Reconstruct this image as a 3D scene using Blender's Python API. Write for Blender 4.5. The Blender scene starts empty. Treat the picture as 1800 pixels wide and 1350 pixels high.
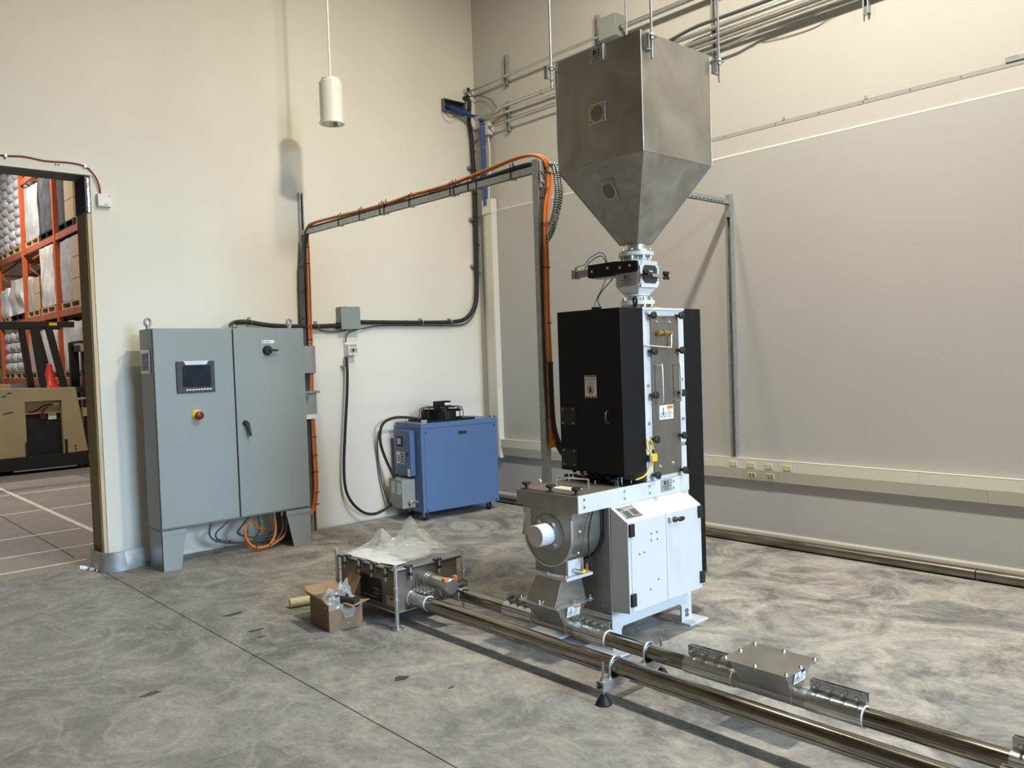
import bpy, bmesh, math, random
from mathutils import Vector, Matrix, noise as mnoise
random.seed(11)
scene = bpy.context.scene
PI = math.pi
COL = scene.collection
WA, WB = 6.85, 5.82          # inner faces of the two walls in view

# ------------------------------------------------------------------ camera
cam_d = bpy.data.cameras.new('camera'); cam = bpy.data.objects.new('camera', cam_d); COL.objects.link(cam)
cam_d.sensor_width = 36.0; cam_d.sensor_fit = 'HORIZONTAL'; cam_d.lens = 28.92
cam_d.clip_start = 0.05; cam_d.clip_end = 120
_r, _d, _f = Vector((0.7376959, -0.6742912, -0.0337076)), Vector((-0.0479689, -0.0025475, -0.9988456)), Vector((0.6734269, 0.7384612, -0.0342242))
cam.matrix_world = Matrix(((_r.x, -_d.x, -_f.x, 0), (_r.y, -_d.y, -_f.y, 0), (_r.z, -_d.z, -_f.z, 1.55), (0, 0, 0, 1)))
scene.camera = cam

# ------------------------------------------------------------------ light
scene.view_settings.view_transform = 'Standard'; scene.view_settings.look = 'None'
scene.view_settings.gamma = 1.0; scene.view_settings.use_curve_mapping = False
scene.view_settings.exposure = 0.0
w = bpy.data.worlds.new('world'); scene.world = w; w.use_nodes = True
w.node_tree.nodes['Background'].inputs[0].default_value = (0.75, 0.82, 0.9, 1); w.node_tree.nodes['Background'].inputs[1].default_value = 0.25
def area(name, loc, size, power, col, target=None, sy=None, shape='DISK'):
    l = bpy.data.lights.new(name, 'AREA'); l.shape = shape; l.size = size
    if sy: l.size_y = sy
    l.energy = power; l.color = col
    o = bpy.data.objects.new(name, l); COL.objects.link(o); o.location = loc
    if target: o.rotation_euler = (Vector(target) - Vector(loc)).to_track_quat('-Z', 'Y').to_euler()
    return o
area('high_bay_light_near_machine', (3.6, 1.9, 6.0), 0.30, 262, (1.0, 0.925, 0.78))
area('high_bay_light_row', (3.6, -2.6, 6.0), 0.4, 215, (1.0, 0.90, 0.70))
area('fill_light_left', (-3.4, 1.9, 6.0), 0.6, 34, (1.0, 0.86, 0.60))  # weak soft fill added from the left, stands for no known lamp
area('high_bay_light_corner', (3.75, 4.2, 5.7), 0.3, 55, (1.0, 0.90, 0.68))
_dw = area('daylight_window_back', (3.6, -8.85, 3.9), 3.2, 98, (0.52, 0.75, 1.0), target=(2.7, 3.6, 0.0), sy=3.0, shape='RECTANGLE'); _dw.data.spread = math.radians(40)
area('warehouse_light', (2.6, 11.5, 6.2), 0.5, 190, (1.0, 0.95, 0.86))
area('warehouse_light_aisle', (2.4, 17.5, 6.2), 0.5, 300, (1.0, 0.95, 0.86))

# ------------------------------------------------------------------ materials
def mat(name, col, rough=0.5, metal=0.0, var=0.0, scale=6.0, stretch=(1, 1, 1), bump=0.0, bscale=60.0, alpha=1.0, rvar=0.0, trans=0.0, spec=0.5, world=False, detail=4.0, dist=0.0, emit=None):
    m = bpy.data.materials.new(name); m.use_nodes = True
    nt = m.node_tree; b = nt.nodes['Principled BSDF']
    c = (col[0], col[1], col[2], 1)
    b.inputs['Base Color'].default_value = c; b.inputs['Roughness'].default_value = rough
    b.inputs['Metallic'].default_value = metal; b.inputs['Alpha'].default_value = alpha
    b.inputs['Transmission Weight'].default_value = trans; b.inputs['Specular IOR Level'].default_value = spec
    if emit: b.inputs['Emission Color'].default_value = (*emit[:3], 1); b.inputs['Emission Strength'].default_value = emit[3]
    tc = None
    def coords(s):
        nonlocal tc
        if tc is None:
            tc = nt.nodes.new('ShaderNodeNewGeometry') if world else nt.nodes.new('ShaderNodeTexCoord')
        mp = nt.nodes.new('ShaderNodeMapping'); mp.inputs['Scale'].default_value = s
        nt.links.new(tc.outputs['Position' if world else 'Object'], mp.inputs['Vector']); return mp.outputs['Vector']
    if var > 0 or rvar > 0:
        n = nt.nodes.new('ShaderNodeTexNoise'); n.inputs['Scale'].default_value = scale; n.inputs['Detail'].default_value = detail
        n.inputs['Distortion'].default_value = dist
        nt.links.new(coords(stretch), n.inputs['Vector'])
        if var > 0:
            r = nt.nodes.new('ShaderNodeValToRGB')
            r.color_ramp.elements[0].position = 0.3; r.color_ramp.elements[1].position = 0.7
            r.color_ramp.elements[0].color = tuple(max(0, x * (1 - var)) for x in col) + (1,)
            r.color_ramp.elements[1].color = tuple(min(1, x * (1 + var)) for x in col) + (1,)
            nt.links.new(n.outputs['Fac'], r.inputs['Fac']); nt.links.new(r.outputs['Color'], b.inputs['Base Color'])
        if rvar > 0:
            mr = nt.nodes.new('ShaderNodeMapRange'); mr.inputs['To Min'].default_value = max(0.02, rough - rvar); mr.inputs['To Max'].default_value = min(1, rough + rvar)
            nt.links.new(n.outputs['Fac'], mr.inputs['Value']); nt.links.new(mr.outputs['Result'], b.inputs['Roughness'])
    if bump > 0:
        n2 = nt.nodes.new('ShaderNodeTexNoise'); n2.inputs['Scale'].default_value = bscale; n2.inputs['Detail'].default_value = 3
        bp = nt.nodes.new('ShaderNodeBump'); bp.inputs['Strength'].default_value = bump; bp.inputs['Distance'].default_value = 0.01
        nt.links.new(coords((1, 1, 1)), n2.inputs['Vector']); nt.links.new(n2.outputs['Fac'], bp.inputs['Height']); nt.links.new(bp.outputs['Normal'], b.inputs['Normal'])
    return m

def concrete(name, dark, light, warm):
    m = bpy.data.materials.new(name); m.use_nodes = True; nt = m.node_tree; b = nt.nodes['Principled BSDF']; N = nt.nodes.new; Lk = nt.links.new
    g = N('ShaderNodeNewGeometry')
    def noise(sc, det, dist, stretch=(1, 1, 1), rough=0.6):
        mp = N('ShaderNodeMapping'); mp.inputs['Scale'].default_value = stretch; Lk(g.outputs['Position'], mp.inputs['Vector'])
        n = N('ShaderNodeTexNoise'); n.inputs['Scale'].default_value = sc; n.inputs['Detail'].default_value = det; n.inputs['Distortion'].default_value = dist; n.inputs['Roughness'].default_value = rough
        Lk(mp.outputs['Vector'], n.inputs['Vector']); return n.outputs['Fac']
    def ramp(f, p0, p1, c0, c1):
        r = N('ShaderNodeValToRGB'); r.color_ramp.elements[0].position = p0; r.color_ramp.elements[1].position = p1
        r.color_ramp.elements[0].color = (*c0, 1); r.color_ramp.elements[1].color = (*c1, 1); Lk(f, r.inputs['Fac']); return r.outputs['Color']
    def mix(a, bb, f, mode='MIX'):
        mx = N('ShaderNodeMix'); mx.data_type = 'RGBA'; mx.blend_type = mode
        if isinstance(f, float): mx.inputs[0].default_value = f
        else: Lk(f, mx.inputs[0])
        Lk(a, mx.inputs[6]); Lk(bb, mx.inputs[7]); return mx.outputs[2]
    def ridged(sc, det, dist, stretch, gain=2.0, off=1.0):
        mp = N('ShaderNodeMapping'); mp.inputs['Scale'].default_value = stretch; Lk(g.outputs['Position'], mp.inputs['Vector'])
        n = N('ShaderNodeTexNoise'); n.noise_type = 'RIDGED_MULTIFRACTAL'; n.inputs['Scale'].default_value = sc; n.inputs['Detail'].default_value = det
        n.inputs['Distortion'].default_value = dist; n.inputs['Roughness'].default_value = 0.55; n.inputs['Lacunarity'].default_value = 2.3; n.inputs['Gain'].default_value = gain; n.inputs['Offset'].default_value = off
        Lk(mp.outputs['Vector'], n.inputs['Vector']); return n.outputs['Fac']
    base = ramp(noise(0.9, 7, 1.2, (1, 1, 1), 0.62), 0.36, 0.62, dark, light)
    sw = noise(2.1, 10, 1.8, (1, 0.8, 1), 0.70)
    sw2 = ridged(3.2, 8, 1.5, (1.0, 0.8, 1))
    dust = ramp(sw, 0.40, 0.63, (0.06, 0.06, 0.06), (1, 1, 1))
    def rgb(c_):
        r_ = N('ShaderNodeRGB'); r_.outputs[0].default_value = (*c_, 1); return r_.outputs[0]
    c = mix(base, rgb(warm), 0.0)
    # dust colour mixes in more towards the machine side, less at low x
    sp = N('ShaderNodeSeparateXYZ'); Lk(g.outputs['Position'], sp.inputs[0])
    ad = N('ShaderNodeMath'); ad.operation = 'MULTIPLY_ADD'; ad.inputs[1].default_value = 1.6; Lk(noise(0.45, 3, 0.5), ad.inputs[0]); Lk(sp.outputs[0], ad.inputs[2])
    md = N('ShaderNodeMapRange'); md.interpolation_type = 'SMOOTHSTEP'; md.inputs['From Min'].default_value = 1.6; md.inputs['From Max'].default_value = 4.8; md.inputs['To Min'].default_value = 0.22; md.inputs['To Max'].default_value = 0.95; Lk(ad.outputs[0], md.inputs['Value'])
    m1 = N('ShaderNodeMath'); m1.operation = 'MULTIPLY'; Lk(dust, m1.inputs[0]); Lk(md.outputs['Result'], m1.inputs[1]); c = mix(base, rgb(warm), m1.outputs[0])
    wr_ = N('ShaderNodeMapRange'); wr_.inputs['From Min'].default_value = 1.25; wr_.inputs['From Max'].default_value = 2.6; Lk(sw2, wr_.inputs['Value']); wisp = wr_.outputs['Result']
    m2 = N('ShaderNodeMath'); m2.operation = 'MULTIPLY'; m2.inputs[1].default_value = 0.60; Lk(wisp, m2.inputs[0]); c = mix(c, rgb(tuple(x * 1.0 for x in warm)), m2.outputs[0])
    streak = ramp(noise(16, 6, 2.6, (1.0, 0.55, 1), 0.6), 0.36, 0.62, (0.80, 0.80, 0.81), (1.10, 1.09, 1.07))
    c = mix(c, streak, 0.8, 'MULTIPLY')
    grit = ramp(noise(70, 3, 0), 0.35, 0.65, (0.92, 0.92, 0.92), (1.06, 1.06, 1.06))
    c = mix(c, grit, 0.7, 'MULTIPLY')
    Lk(c, b.inputs['Base Color'])
    mr = N('ShaderNodeMapRange'); mr.inputs['To Min'].default_value = 0.50; mr.inputs['To Max'].default_value = 0.82; Lk(sw, mr.inputs['Value']); Lk(mr.outputs['Result'], b.inputs['Roughness'])
    b.inputs['Specular IOR Level'].default_value = 0.35
    bp = N('ShaderNodeBump'); bp.inputs['Strength'].default_value = 0.15; bp.inputs['Distance'].default_value = 0.004; Lk(sw2, bp.inputs['Height']); Lk(bp.outputs['Normal'], b.inputs['Normal'])
    return m

M = {}
def D(k, *a, **kw): M[k] = mat(k, *a, **kw)
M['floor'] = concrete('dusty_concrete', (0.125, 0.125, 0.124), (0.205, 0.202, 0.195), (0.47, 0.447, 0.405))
M['floor2'] = concrete('brown_concrete', (0.22, 0.20, 0.175), (0.27, 0.245, 0.215), (0.28, 0.255, 0.225))
D('joint', (0.06, 0.058, 0.055), 0.9)
D('wall_a', (0.78, 0.745, 0.655), 0.75, var=0.03, scale=1.3, bump=0.06, bscale=150, world=True)
D('wall_panel', (0.79, 0.765, 0.70), 0.6, var=0.02, scale=1.0, bump=0.04, bscale=150, world=True)
D('wall_b', (0.56, 0.54, 0.51), 0.75, var=0.02, scale=1.0, bump=0.05, bscale=150, world=True)
D('wall_b_low', (0.485, 0.478, 0.472), 0.75, var=0.02, scale=1.0, bump=0.05, bscale=150, world=True)
D('ceiling', (0.30, 0.29, 0.27), 0.9)
D('wall_unseen', (0.42, 0.40, 0.36), 0.8)
D('dark_ceiling', (0.10, 0.10, 0.10), 0.9)
D('strip_grey', (0.40, 0.39, 0.37), 0.6)
D('trim', (0.66, 0.63, 0.57), 0.5, var=0.02, scale=3)
D('cream_plastic', (0.72, 0.70, 0.62), 0.4, var=0.015, scale=3)
D('ivory', (0.70, 0.66, 0.42), 0.4)
D('galv', (0.50, 0.52, 0.53), 0.38, 0.75, var=0.14, scale=14, rvar=0.08)
D('strut', (0.46, 0.48, 0.48), 0.42, 0.7, var=0.12, scale=20, stretch=(1, 1, 3))
D('emt', (0.58, 0.58, 0.55), 0.34, 0.8, var=0.08, scale=10)
D('grey_paint', (0.265, 0.30, 0.298), 0.42, var=0.025, scale=2.5, bump=0.03, bscale=260)
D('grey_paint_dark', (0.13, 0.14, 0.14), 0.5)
D('grey_box', (0.29, 0.31, 0.30), 0.5, var=0.03, scale=8)
D('white_cast', (0.78, 0.79, 0.79), 0.35, var=0.01, scale=4)
D('white_paint', (0.64, 0.655, 0.665), 0.32, var=0.012, scale=4, bump=0.02, bscale=200)
D('black_paint', (0.0045, 0.0045, 0.005), 0.48, var=0.1, scale=3, spec=0.28)
D('black_rubber', (0.014, 0.014, 0.014), 0.55)
D('black_plastic', (0.016, 0.016, 0.017), 0.36)
D('ss', (0.46, 0.445, 0.41), 0.36, 0.92, var=0.13, scale=5, stretch=(1, 1, 5), rvar=0.10)
D('ss_hopper', (0.37, 0.355, 0.315), 0.38, 0.88, var=0.22, scale=2.6, stretch=(1, 1, 0.8), rvar=0.12, dist=1.2)
D('ss_cone', (0.46, 0.435, 0.40), 0.42, 0.85, var=0.2, scale=5, rvar=0.1, dist=1.5)
D('ss_panel', (0.24, 0.217, 0.183), 0.45, 0.75, var=0.08, scale=4, stretch=(3, 1, 1))
D('lid_steel', (0.38, 0.38, 0.39), 0.4, 0.9, var=0.06, scale=9)
D('ss_light', (0.66, 0.66, 0.65), 0.30, 0.9, var=0.06, scale=9)
D('ss_cast', (0.37, 0.36, 0.34), 0.50, 0.7, var=0.08, scale=16)
D('pipe', (0.30, 0.278, 0.24), 0.18, 1.0, var=0.32, scale=9, stretch=(7, 0.5, 7), rvar=0.10, dist=0.6)
D('pipe_wall', (0.26, 0.235, 0.20), 0.32, 0.95, var=0.3, scale=9, stretch=(7, 0.5, 7), rvar=0.1)
D('zinc', (0.60, 0.63, 0.64), 0.24, 0.95, var=0.10, scale=18, stretch=(4, 1, 4), rvar=0.06)
D('bolt', (0.40, 0.40, 0.39), 0.38, 0.9)
D('gasket', (0.78, 0.78, 0.76), 0.4)
D('blue', (0.088, 0.165, 0.34), 0.40, var=0.03, scale=2.5)
D('blue_dark', (0.075, 0.12, 0.235), 0.42, var=0.03, scale=2.5)
D('screen', (0.016, 0.02, 0.032), 0.16, var=0.5, scale=9)
D('bezel', (0.035, 0.042, 0.042), 0.45)
D('silver', (0.72, 0.73, 0.74), 0.3, 0.3)
D('red', (0.16, 0.012, 0.015), 0.35)
D('yellow', (0.85, 0.58, 0.03), 0.4)
D('orange', (0.72, 0.20, 0.035), 0.45)
D('orange_bright', (0.9, 0.25, 0.05), 0.4)
D('cable_grey', (0.09, 0.10, 0.105), 0.45)
D('cable_white', (0.72, 0.72, 0.68), 0.45)
D('cable_blue', (0.03, 0.075, 0.26), 0.45, var=0.25, scale=60, stretch=(6, 6, 0.3))
D('tube_blue', (0.27, 0.36, 0.52), 0.35)
D('maroon', (0.22, 0.035, 0.05), 0.5)
D('brass', (0.65, 0.43, 0.14), 0.28, 0.95)
D('label_white', (0.82, 0.82, 0.80), 0.45)
D('label_orange', (0.72, 0.17, 0.04), 0.5)
D('label_silver', (0.48, 0.49, 0.50), 0.35, 0.5)
D('ink', (0.012, 0.012, 0.014), 0.6)
D('ink_grey', (0.20, 0.22, 0.25), 0.6)
D('ink_red', (0.35, 0.02, 0.05), 0.6)
D('cardboard', (0.225, 0.148, 0.088), 0.8, var=0.05, scale=6)
D('cardboard_in', (0.30, 0.20, 0.11), 0.8, var=0.05, scale=6)
D('foam', (0.62, 0.60, 0.40), 0.8)
D('plastic_film', (0.92, 0.94, 0.96), 0.06, alpha=0.27, spec=1.0, bump=0.35, bscale=30)
D('paper', (0.78, 0.79, 0.80), 0.35)
D('wood', (0.30, 0.235, 0.14), 0.7, var=0.22, scale=7, stretch=(6, 6, 0.5))
D('wood_edge', (0.66, 0.53, 0.33), 0.7, var=0.12, scale=7, stretch=(6, 6, 0.5))
D('foil', (0.80, 0.80, 0.80), 0.2, 1.0, bump=0.6, bscale=20)
D('lamp_white', (0.80, 0.79, 0.72), 0.35)
D('reflector', (0.75, 0.75, 0.72), 0.12, 1.0)
D('rack_orange', (0.55, 0.10, 0.025), 0.5, var=0.1, scale=3)
D('rack_beam', (0.36, 0.10, 0.06), 0.55, var=0.12, scale=3)
D('wrap_grey', (0.42, 0.42, 0.43), 0.22, var=0.18, scale=5, bump=0.5, bscale=9, world=True)
D('wrap_dark', (0.10, 0.10, 0.11), 0.2, var=0.3, scale=5, bump=0.6, bscale=9, world=True)
D('wrap_clear', (0.62, 0.60, 0.58), 0.18, var=0.2, scale=4, bump=0.7, bscale=10, world=True)
D('sack', (0.55, 0.55, 0.57), 0.25, var=0.25, scale=3, bump=0.5, bscale=8, world=True)
D('carton', (0.40, 0.28, 0.16), 0.8, var=0.06, scale=4)
D('pallet_wood', (0.42, 0.30, 0.17), 0.8, var=0.12, scale=5)
D('truck_cream', (0.45, 0.375, 0.215), 0.5, var=0.08, scale=2.5, world=True)
D('truck_black', (0.014, 0.014, 0.014), 0.5, var=0.3, scale=4)
D('cone', (0.75, 0.045, 0.03), 0.45)
D('line_paint', (0.70, 0.67, 0.60), 0.7, var=0.12, scale=9, world=True)
D('line_cream', (0.62, 0.55, 0.40), 0.7, var=0.12, scale=9, world=True)
D('stain', (0.05, 0.048, 0.046), 0.7)

def film_mat():
    m = M['plastic_film']; nt = m.node_tree; b = nt.nodes['Principled BSDF']; N = nt.nodes.new
    tc = N('ShaderNodeTexCoord'); n = N('ShaderNodeTexNoise'); n.noise_type = 'RIDGED_MULTIFRACTAL'
    n.inputs['Scale'].default_value = 13; n.inputs['Detail'].default_value = 3; n.inputs['Distortion'].default_value = 0.8
    mr = N('ShaderNodeMapRange'); mr.inputs['From Min'].default_value = 0.4; mr.inputs['From Max'].default_value = 1.7; mr.inputs['To Min'].default_value = 0.20; mr.inputs['To Max'].default_value = 0.62
    nt.links.new(tc.outputs['Object'], n.inputs['Vector']); nt.links.new(n.outputs['Fac'], mr.inputs['Value']); nt.links.new(mr.outputs['Result'], b.inputs['Alpha'])
film_mat()
# ------------------------------------------------------------------ mesh helpers
ROOT = {}
STUFF = {'print', 'slots', 'jacks', 'pictogram', 'hatch_marks', 'perforations', 'raised_lettering', 'punched_slots'}
class MB:
    def __init__(s): s.bm = bmesh.new()
    def face(s, pts):
        try: s.bm.faces.new([s.bm.verts.new(p) for p in pts])
        except ValueError: pass
        return s
    def hull8(s, v):
        vs = [s.bm.verts.new(p) for p in v]
        for f in ((0, 1, 2, 3), (7, 6, 5, 4), (0, 4, 5, 1), (1, 5, 6, 2), (2, 6, 7, 3), (3, 7, 4, 0)): s.bm.faces.new([vs[i] for i in f])
        return s
    def box(s, x0, x1, y0, y1, z0, z1):
        return s.hull8([(x0, y0, z0), (x1, y0, z0), (x1, y1, z0), (x0, y1, z0), (x0, y0, z1), (x1, y0, z1), (x1, y1, z1), (x0, y1, z1)])
    def frustum(s, a, za, b, zb):   # rect (x0,x1,y0,y1) at za to rect at zb
        q = lambda r, z: [(r[0], r[2], z), (r[1], r[2], z), (r[1], r[3], z), (r[0], r[3], z)]
        return s.hull8(q(a, za) + q(b, zb))
    def obar(s, p0, p1, w, h, up=(0, 0, 1)):
        p0, p1 = Vector(p0), Vector(p1); a = (p1 - p0).normalized(); up = Vector(up)
        sd = a.cross(up)
        if sd.length < 1e-4: sd = a.cross(Vector((1, 0, 0)))
        sd.normalize(); u = sd.cross(a)
        o = lambda p, i, j: p + sd * (i * w / 2) + u * (j * h / 2)
        return s.hull8([o(p0, -1, -1), o(p0, 1, -1), o(p0, 1, 1), o(p0, -1, 1), o(p1, -1, -1), o(p1, 1, -1), o(p1, 1, 1), o(p1, -1, 1)])
    def rings(s, rs, caps=True, closed=False):
        vr = [[s.bm.verts.new(p) for p in r] for r in rs]; n = len(vr[0])
        pairs = list(zip(vr, vr[1:])) + ([(vr[-1], vr[0])] if closed else [])
        for a, b in pairs:
            for i in range(n):
                j = (i + 1) % n; s.bm.faces.new((a[i], a[j], b[j], b[i]))
        if caps and not closed:
            s.bm.faces.new(list(reversed(vr[0]))); s.bm.faces.new(vr[-1])
        return s
    @staticmethod
    def frame(a):
        a = Vector(a).normalized(); u = a.cross(Vector((0, 0, 1)))
        if u.length < 1e-3: u = a.cross(Vector((1, 0, 0)))
        u.normalize(); return a, u, a.cross(u)
    def lathe(s, c, axis, prof, seg=20, caps=True):   # prof: (distance along axis, radius)
        a, u, v = s.frame(axis); c = Vector(c)
        return s.rings([[c + a * t + (u * math.cos(2 * PI * i / seg) + v * math.sin(2 * PI * i / seg)) * max(r, 1e-4) for i in range(seg)] for t, r in prof], caps)
    def cyl(s, p0, p1, r, seg=16, r2=None, caps=True):
        p0, p1 = Vector(p0), Vector(p1); L = (p1 - p0).length
        return s.lathe(p0, p1 - p0, [(0, r), (L, r if r2 is None else r2)], seg, caps)
    def pipe(s, p0, p1, ro, ri, seg=28):
        p0, p1 = Vector(p0), Vector(p1); L = (p1 - p0).length; a, u, v = s.frame(p1 - p0)
        R = lambda t, r: [p0 + a * t + (u * math.cos(2 * PI * i / seg) + v * math.sin(2 * PI * i / seg)) * r for i in range(seg)]
        return s.rings([R(0, ro), R(L, ro), R(L, ri), R(0, ri)], closed=True)
    def torus(s, c, axis, R, r, seg=20, k=8, arc=(0, 2 * PI)):
        a, u, v = s.frame(axis); c = Vector(c); full = abs(arc[1] - arc[0] - 2 * PI) < 1e-4
        n = seg if full else seg + 1
        rs = []
        for i in range(n):
            t = arc[0] + (arc[1] - arc[0]) * i / seg; d = u * math.cos(t) + v * math.sin(t)
            rs.append([c + d * (R + r * math.cos(2 * PI * j / k)) + a * (r * math.sin(2 * PI * j / k)) for j in range(k)])
        return s.rings(rs, True, full)
    def tube(s, pts, r, k=8, sub=4, smooth=True):
        P = [Vector(p) for p in pts]
        if smooth and len(P) > 2:
            Q = [P[0] * 2 - P[1]] + P + [P[-1] * 2 - P[-2]]; out = []
            for i in range(1, len(Q) - 2):
                for j in range(sub):
                    t = j / sub; a, b, c, d = Q[i - 1], Q[i], Q[i + 1], Q[i + 2]
                    out.append(0.5 * ((2 * b) + (c - a) * t + (2 * a - 5 * b + 4 * c - d) * t * t + (3 * b - a - 3 * c + d) * t ** 3))
            P = out + [P[-1]]
        rs = []; up = None
        for i, p in enumerate(P):
            t = (P[min(i + 1, len(P) - 1)] - P[max(i - 1, 0)]).normalized()
            if up is None:
                _, u, v = s.frame(t)
            else:
                u = (up - t * up.dot(t)).normalized(); v = t.cross(u)
            up = u
            rs.append([p + (u * math.cos(2 * PI * j / k) + v * math.sin(2 * PI * j / k)) * r for j in range(k)])
        s.path = P
        return s.rings(rs)
    def prism(s, poly, ax, lo, hi):
        f = {'x': lambda p, t: (t, p[0], p[1]), 'y': lambda p, t: (p[0], t, p[1]), 'z': lambda p, t: (p[0], p[1], t)}[ax]
        return s.rings([[f(p, lo) for p in poly], [f(p, hi) for p in poly]])
    def sphere(s, c, r, seg=12, sc=(1, 1, 1)):
        h = seg // 2
        rs = [[Vector(c) + Vector((sc[0] * r * math.sin(PI * i / h) * math.cos(2 * PI * j / seg), sc[1] * r * math.sin(PI * i / h) * math.sin(2 * PI * j / seg), sc[2] * r * math.cos(PI * i / h))) for j in range(seg)] for i in range(1, h)]
        return s.rings(rs)
    def channel(s, p0, p1, op, w=0.041, h=0.041, t=0.0028):
        # strut channel: p0-p1 is the middle of its back; op points out of the open side
        p0, p1 = Vector(p0), Vector(p1); a = (p1 - p0).normalized(); o = Vector(op).normalized(); sd = a.cross(o).normalized()
        hw = w / 2
        prof = [(-hw, 0), (hw, 0), (hw, h), (hw - 0.010, h), (hw - 0.010, h - 0.007), (hw - t, h - 0.007), (hw - t, t), (-hw + t, t), (-hw + t, h - 0.007), (-hw + 0.010, h - 0.007), (-hw + 0.010, h), (-hw, h)]
        return s.rings([[p + sd * x + o * y for x, y in prof] for p in (p0, p1)])
    def build(s, name, m, parent=None, smooth=35, bevel=0.0, local=False, label=None, recalc=True):
        if recalc: bmesh.ops.recalc_face_normals(s.bm, faces=s.bm.faces[:])
        me = bpy.data.meshes.new(name)
        if parent is not None and not local: s.bm.transform(ROOT[parent.name].inverted())
        s.bm.to_mesh(me); s.bm.free()
        me.materials.append(M[m])
        if smooth:
            me.polygons.foreach_set('use_smooth', [True] * len(me.polygons)); me.set_sharp_from_angle(angle=math.radians(smooth))
        o = bpy.data.objects.new(name, me); COL.objects.link(o)
        if parent is not None: o.parent = parent; ROOT[o.name] = ROOT[parent.name]
        else: ROOT[o.name] = Matrix.Identity(4)
        if bevel:
            b = o.modifiers.new('bevel', 'BEVEL'); b.width = bevel; b.segments = 2; b.limit_method = 'ANGLE'; b.angle_limit = math.radians(50)
        if label: o['label'] = label
        if name in STUFF: o['kind'] = 'stuff'
        return o
def thing(name, label, cat, loc=(0, 0, 0), rz=0.0, group=None):
    o = bpy.data.objects.new(name, None); COL.objects.link(o); o.location = loc; o.rotation_euler = (0, 0, rz)
    o.empty_display_size = 0.1
    ROOT[o.name] = Matrix.Translation(Vector(loc)) @ Matrix.Rotation(rz, 4, 'Z')
    o['label'] = label; o['category'] = cat
    if group: o['group'] = group
    return o
def tag(o, label, cat, group=None):
    o['label'] = label; o['category'] = cat
    if group: o['group'] = group
    return o
def struct(o): o['kind'] = 'structure'; return o
def text_into(mb, s, origin, u, v, size, align='CENTER', depth=0.0):
    cu = bpy.data.curves.new('t', 'FONT'); cu.body = s; cu.size = size; cu.align_x = align; cu.align_y = 'CENTER'; cu.resolution_u = 2
    ob = bpy.data.objects.new('t', cu); me = bpy.data.meshes.new_from_object(ob)
    O, u, v = Vector(origin), Vector(u), Vector(v)
    vs = [mb.bm.verts.new(O + u * p.co.x + v * p.co.y) for p in me.vertices]
    for p in me.polygons:
        try: mb.bm.faces.new([vs[i] for i in p.vertices])
        except ValueError: pass
    bpy.data.objects.remove(ob); bpy.data.curves.remove(cu); bpy.data.meshes.remove(me)
    return mb
def flat(mb, O, u, v, x0, x1, y0, y1):
    O, u, v = Vector(O), Vector(u), Vector(v)
    return mb.face([O + u * x0 + v * y0, O + u * x1 + v * y0, O + u * x1 + v * y1, O + u * x0 + v * y1])
def logo_into(mb, O, u, v, h):
    # blocky three-letter mark: m, a small wedge, e
    R = lambda *a: flat(mb, O, u, v, *[t * h for t in a])
    R(-0.95, -0.15, 0.30, 0.5); R(-0.95, -0.70, -0.5, 0.30); R(-0.62, -0.46, -0.5, 0.30); R(-0.38, -0.15, -0.5, 0.30)
    O2, u2, v2 = Vector(O), Vector(u), Vector(v)
    P = lambda x, y: O2 + u2 * (x * h) + v2 * (y * h)
    mb.face([P(0.0, -0.12), P(0.24, 0.08), P(0.0, 0.28)])
    mb.face([P(0.28, 0.5), P(0.85, 0.5), P(0.85, 0.22), P(0.42, 0.22)])
    R(0.45, 0.85, -0.06, 0.12); mb.face([P(0.05, -0.5), P(0.85, -0.5), P(0.85, -0.2), P(0.35, -0.2)])
    return mb
def rows_into(mb, O, u, v, rows):
    for x0, x1, y, h in rows: flat(mb, O, u, v, x0, x1, y - h / 2, y + h / 2)
    return mb
def bolt_into(mb, c, ax, r=0.009, h=0.007):
    return mb.lathe(c, ax, [(0, r), (h * 0.6, r), (h, r * 0.6)], 6)
def warning_label(parent, O, u, v, wd, ht, n, name='warning_label', orange=True):
    O, u, v, n = Vector(O), Vector(u), Vector(v), Vector(n)
    mb = MB(); P = lambda x, y, e: O + u * x + v * y + n * e
    mb.hull8([P(-wd / 2, -ht / 2, 0), P(wd / 2, -ht / 2, 0), P(wd / 2, ht / 2, 0), P(-wd / 2, ht / 2, 0), P(-wd / 2, -ht / 2, 0.0012), P(wd / 2, -ht / 2, 0.0012), P(wd / 2, ht / 2, 0.0012), P(-wd / 2, ht / 2, 0.0012)])
    lb = mb.build(name, 'label_white', parent, 0, label='white warning sticker with pictogram and orange header')
    O1 = O + n * 0.0018
    flat(MB_ := MB(), O1, u, v, 0.04 * wd, 0.45 * wd, 0.22 * ht, 0.44 * ht); MB_.build('header', 'label_orange' if orange else 'ink', lb, 0)
    m2 = MB(); rows_into(m2, O1, u, v, [(0.05 * wd, (0.36 + 0.08 * ((i * 7) % 3 - 1)) * wd, (0.12 - 0.11 * i) * ht, 0.045 * ht) for i in range(5)])
    flat(m2, O1, u, v, -0.26 * wd, -0.20 * wd, -0.2 * ht, 0.30 * ht)
    m2.build('print', 'ink_grey', lb, 0)
    m3 = MB()
    for cx in (-0.34, -0.12): m3.torus(O1 + u * (cx * wd) + v * (-0.18 * ht), n, 0.09 * wd, 0.012 * wd, 14, 4)
    flat(m3, O1, u, v, -0.25 * wd, -0.21 * wd, -0.1 * ht, 0.33 * ht)
    m3.build('pictogram', 'ink', lb, 0)
    return lb

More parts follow.
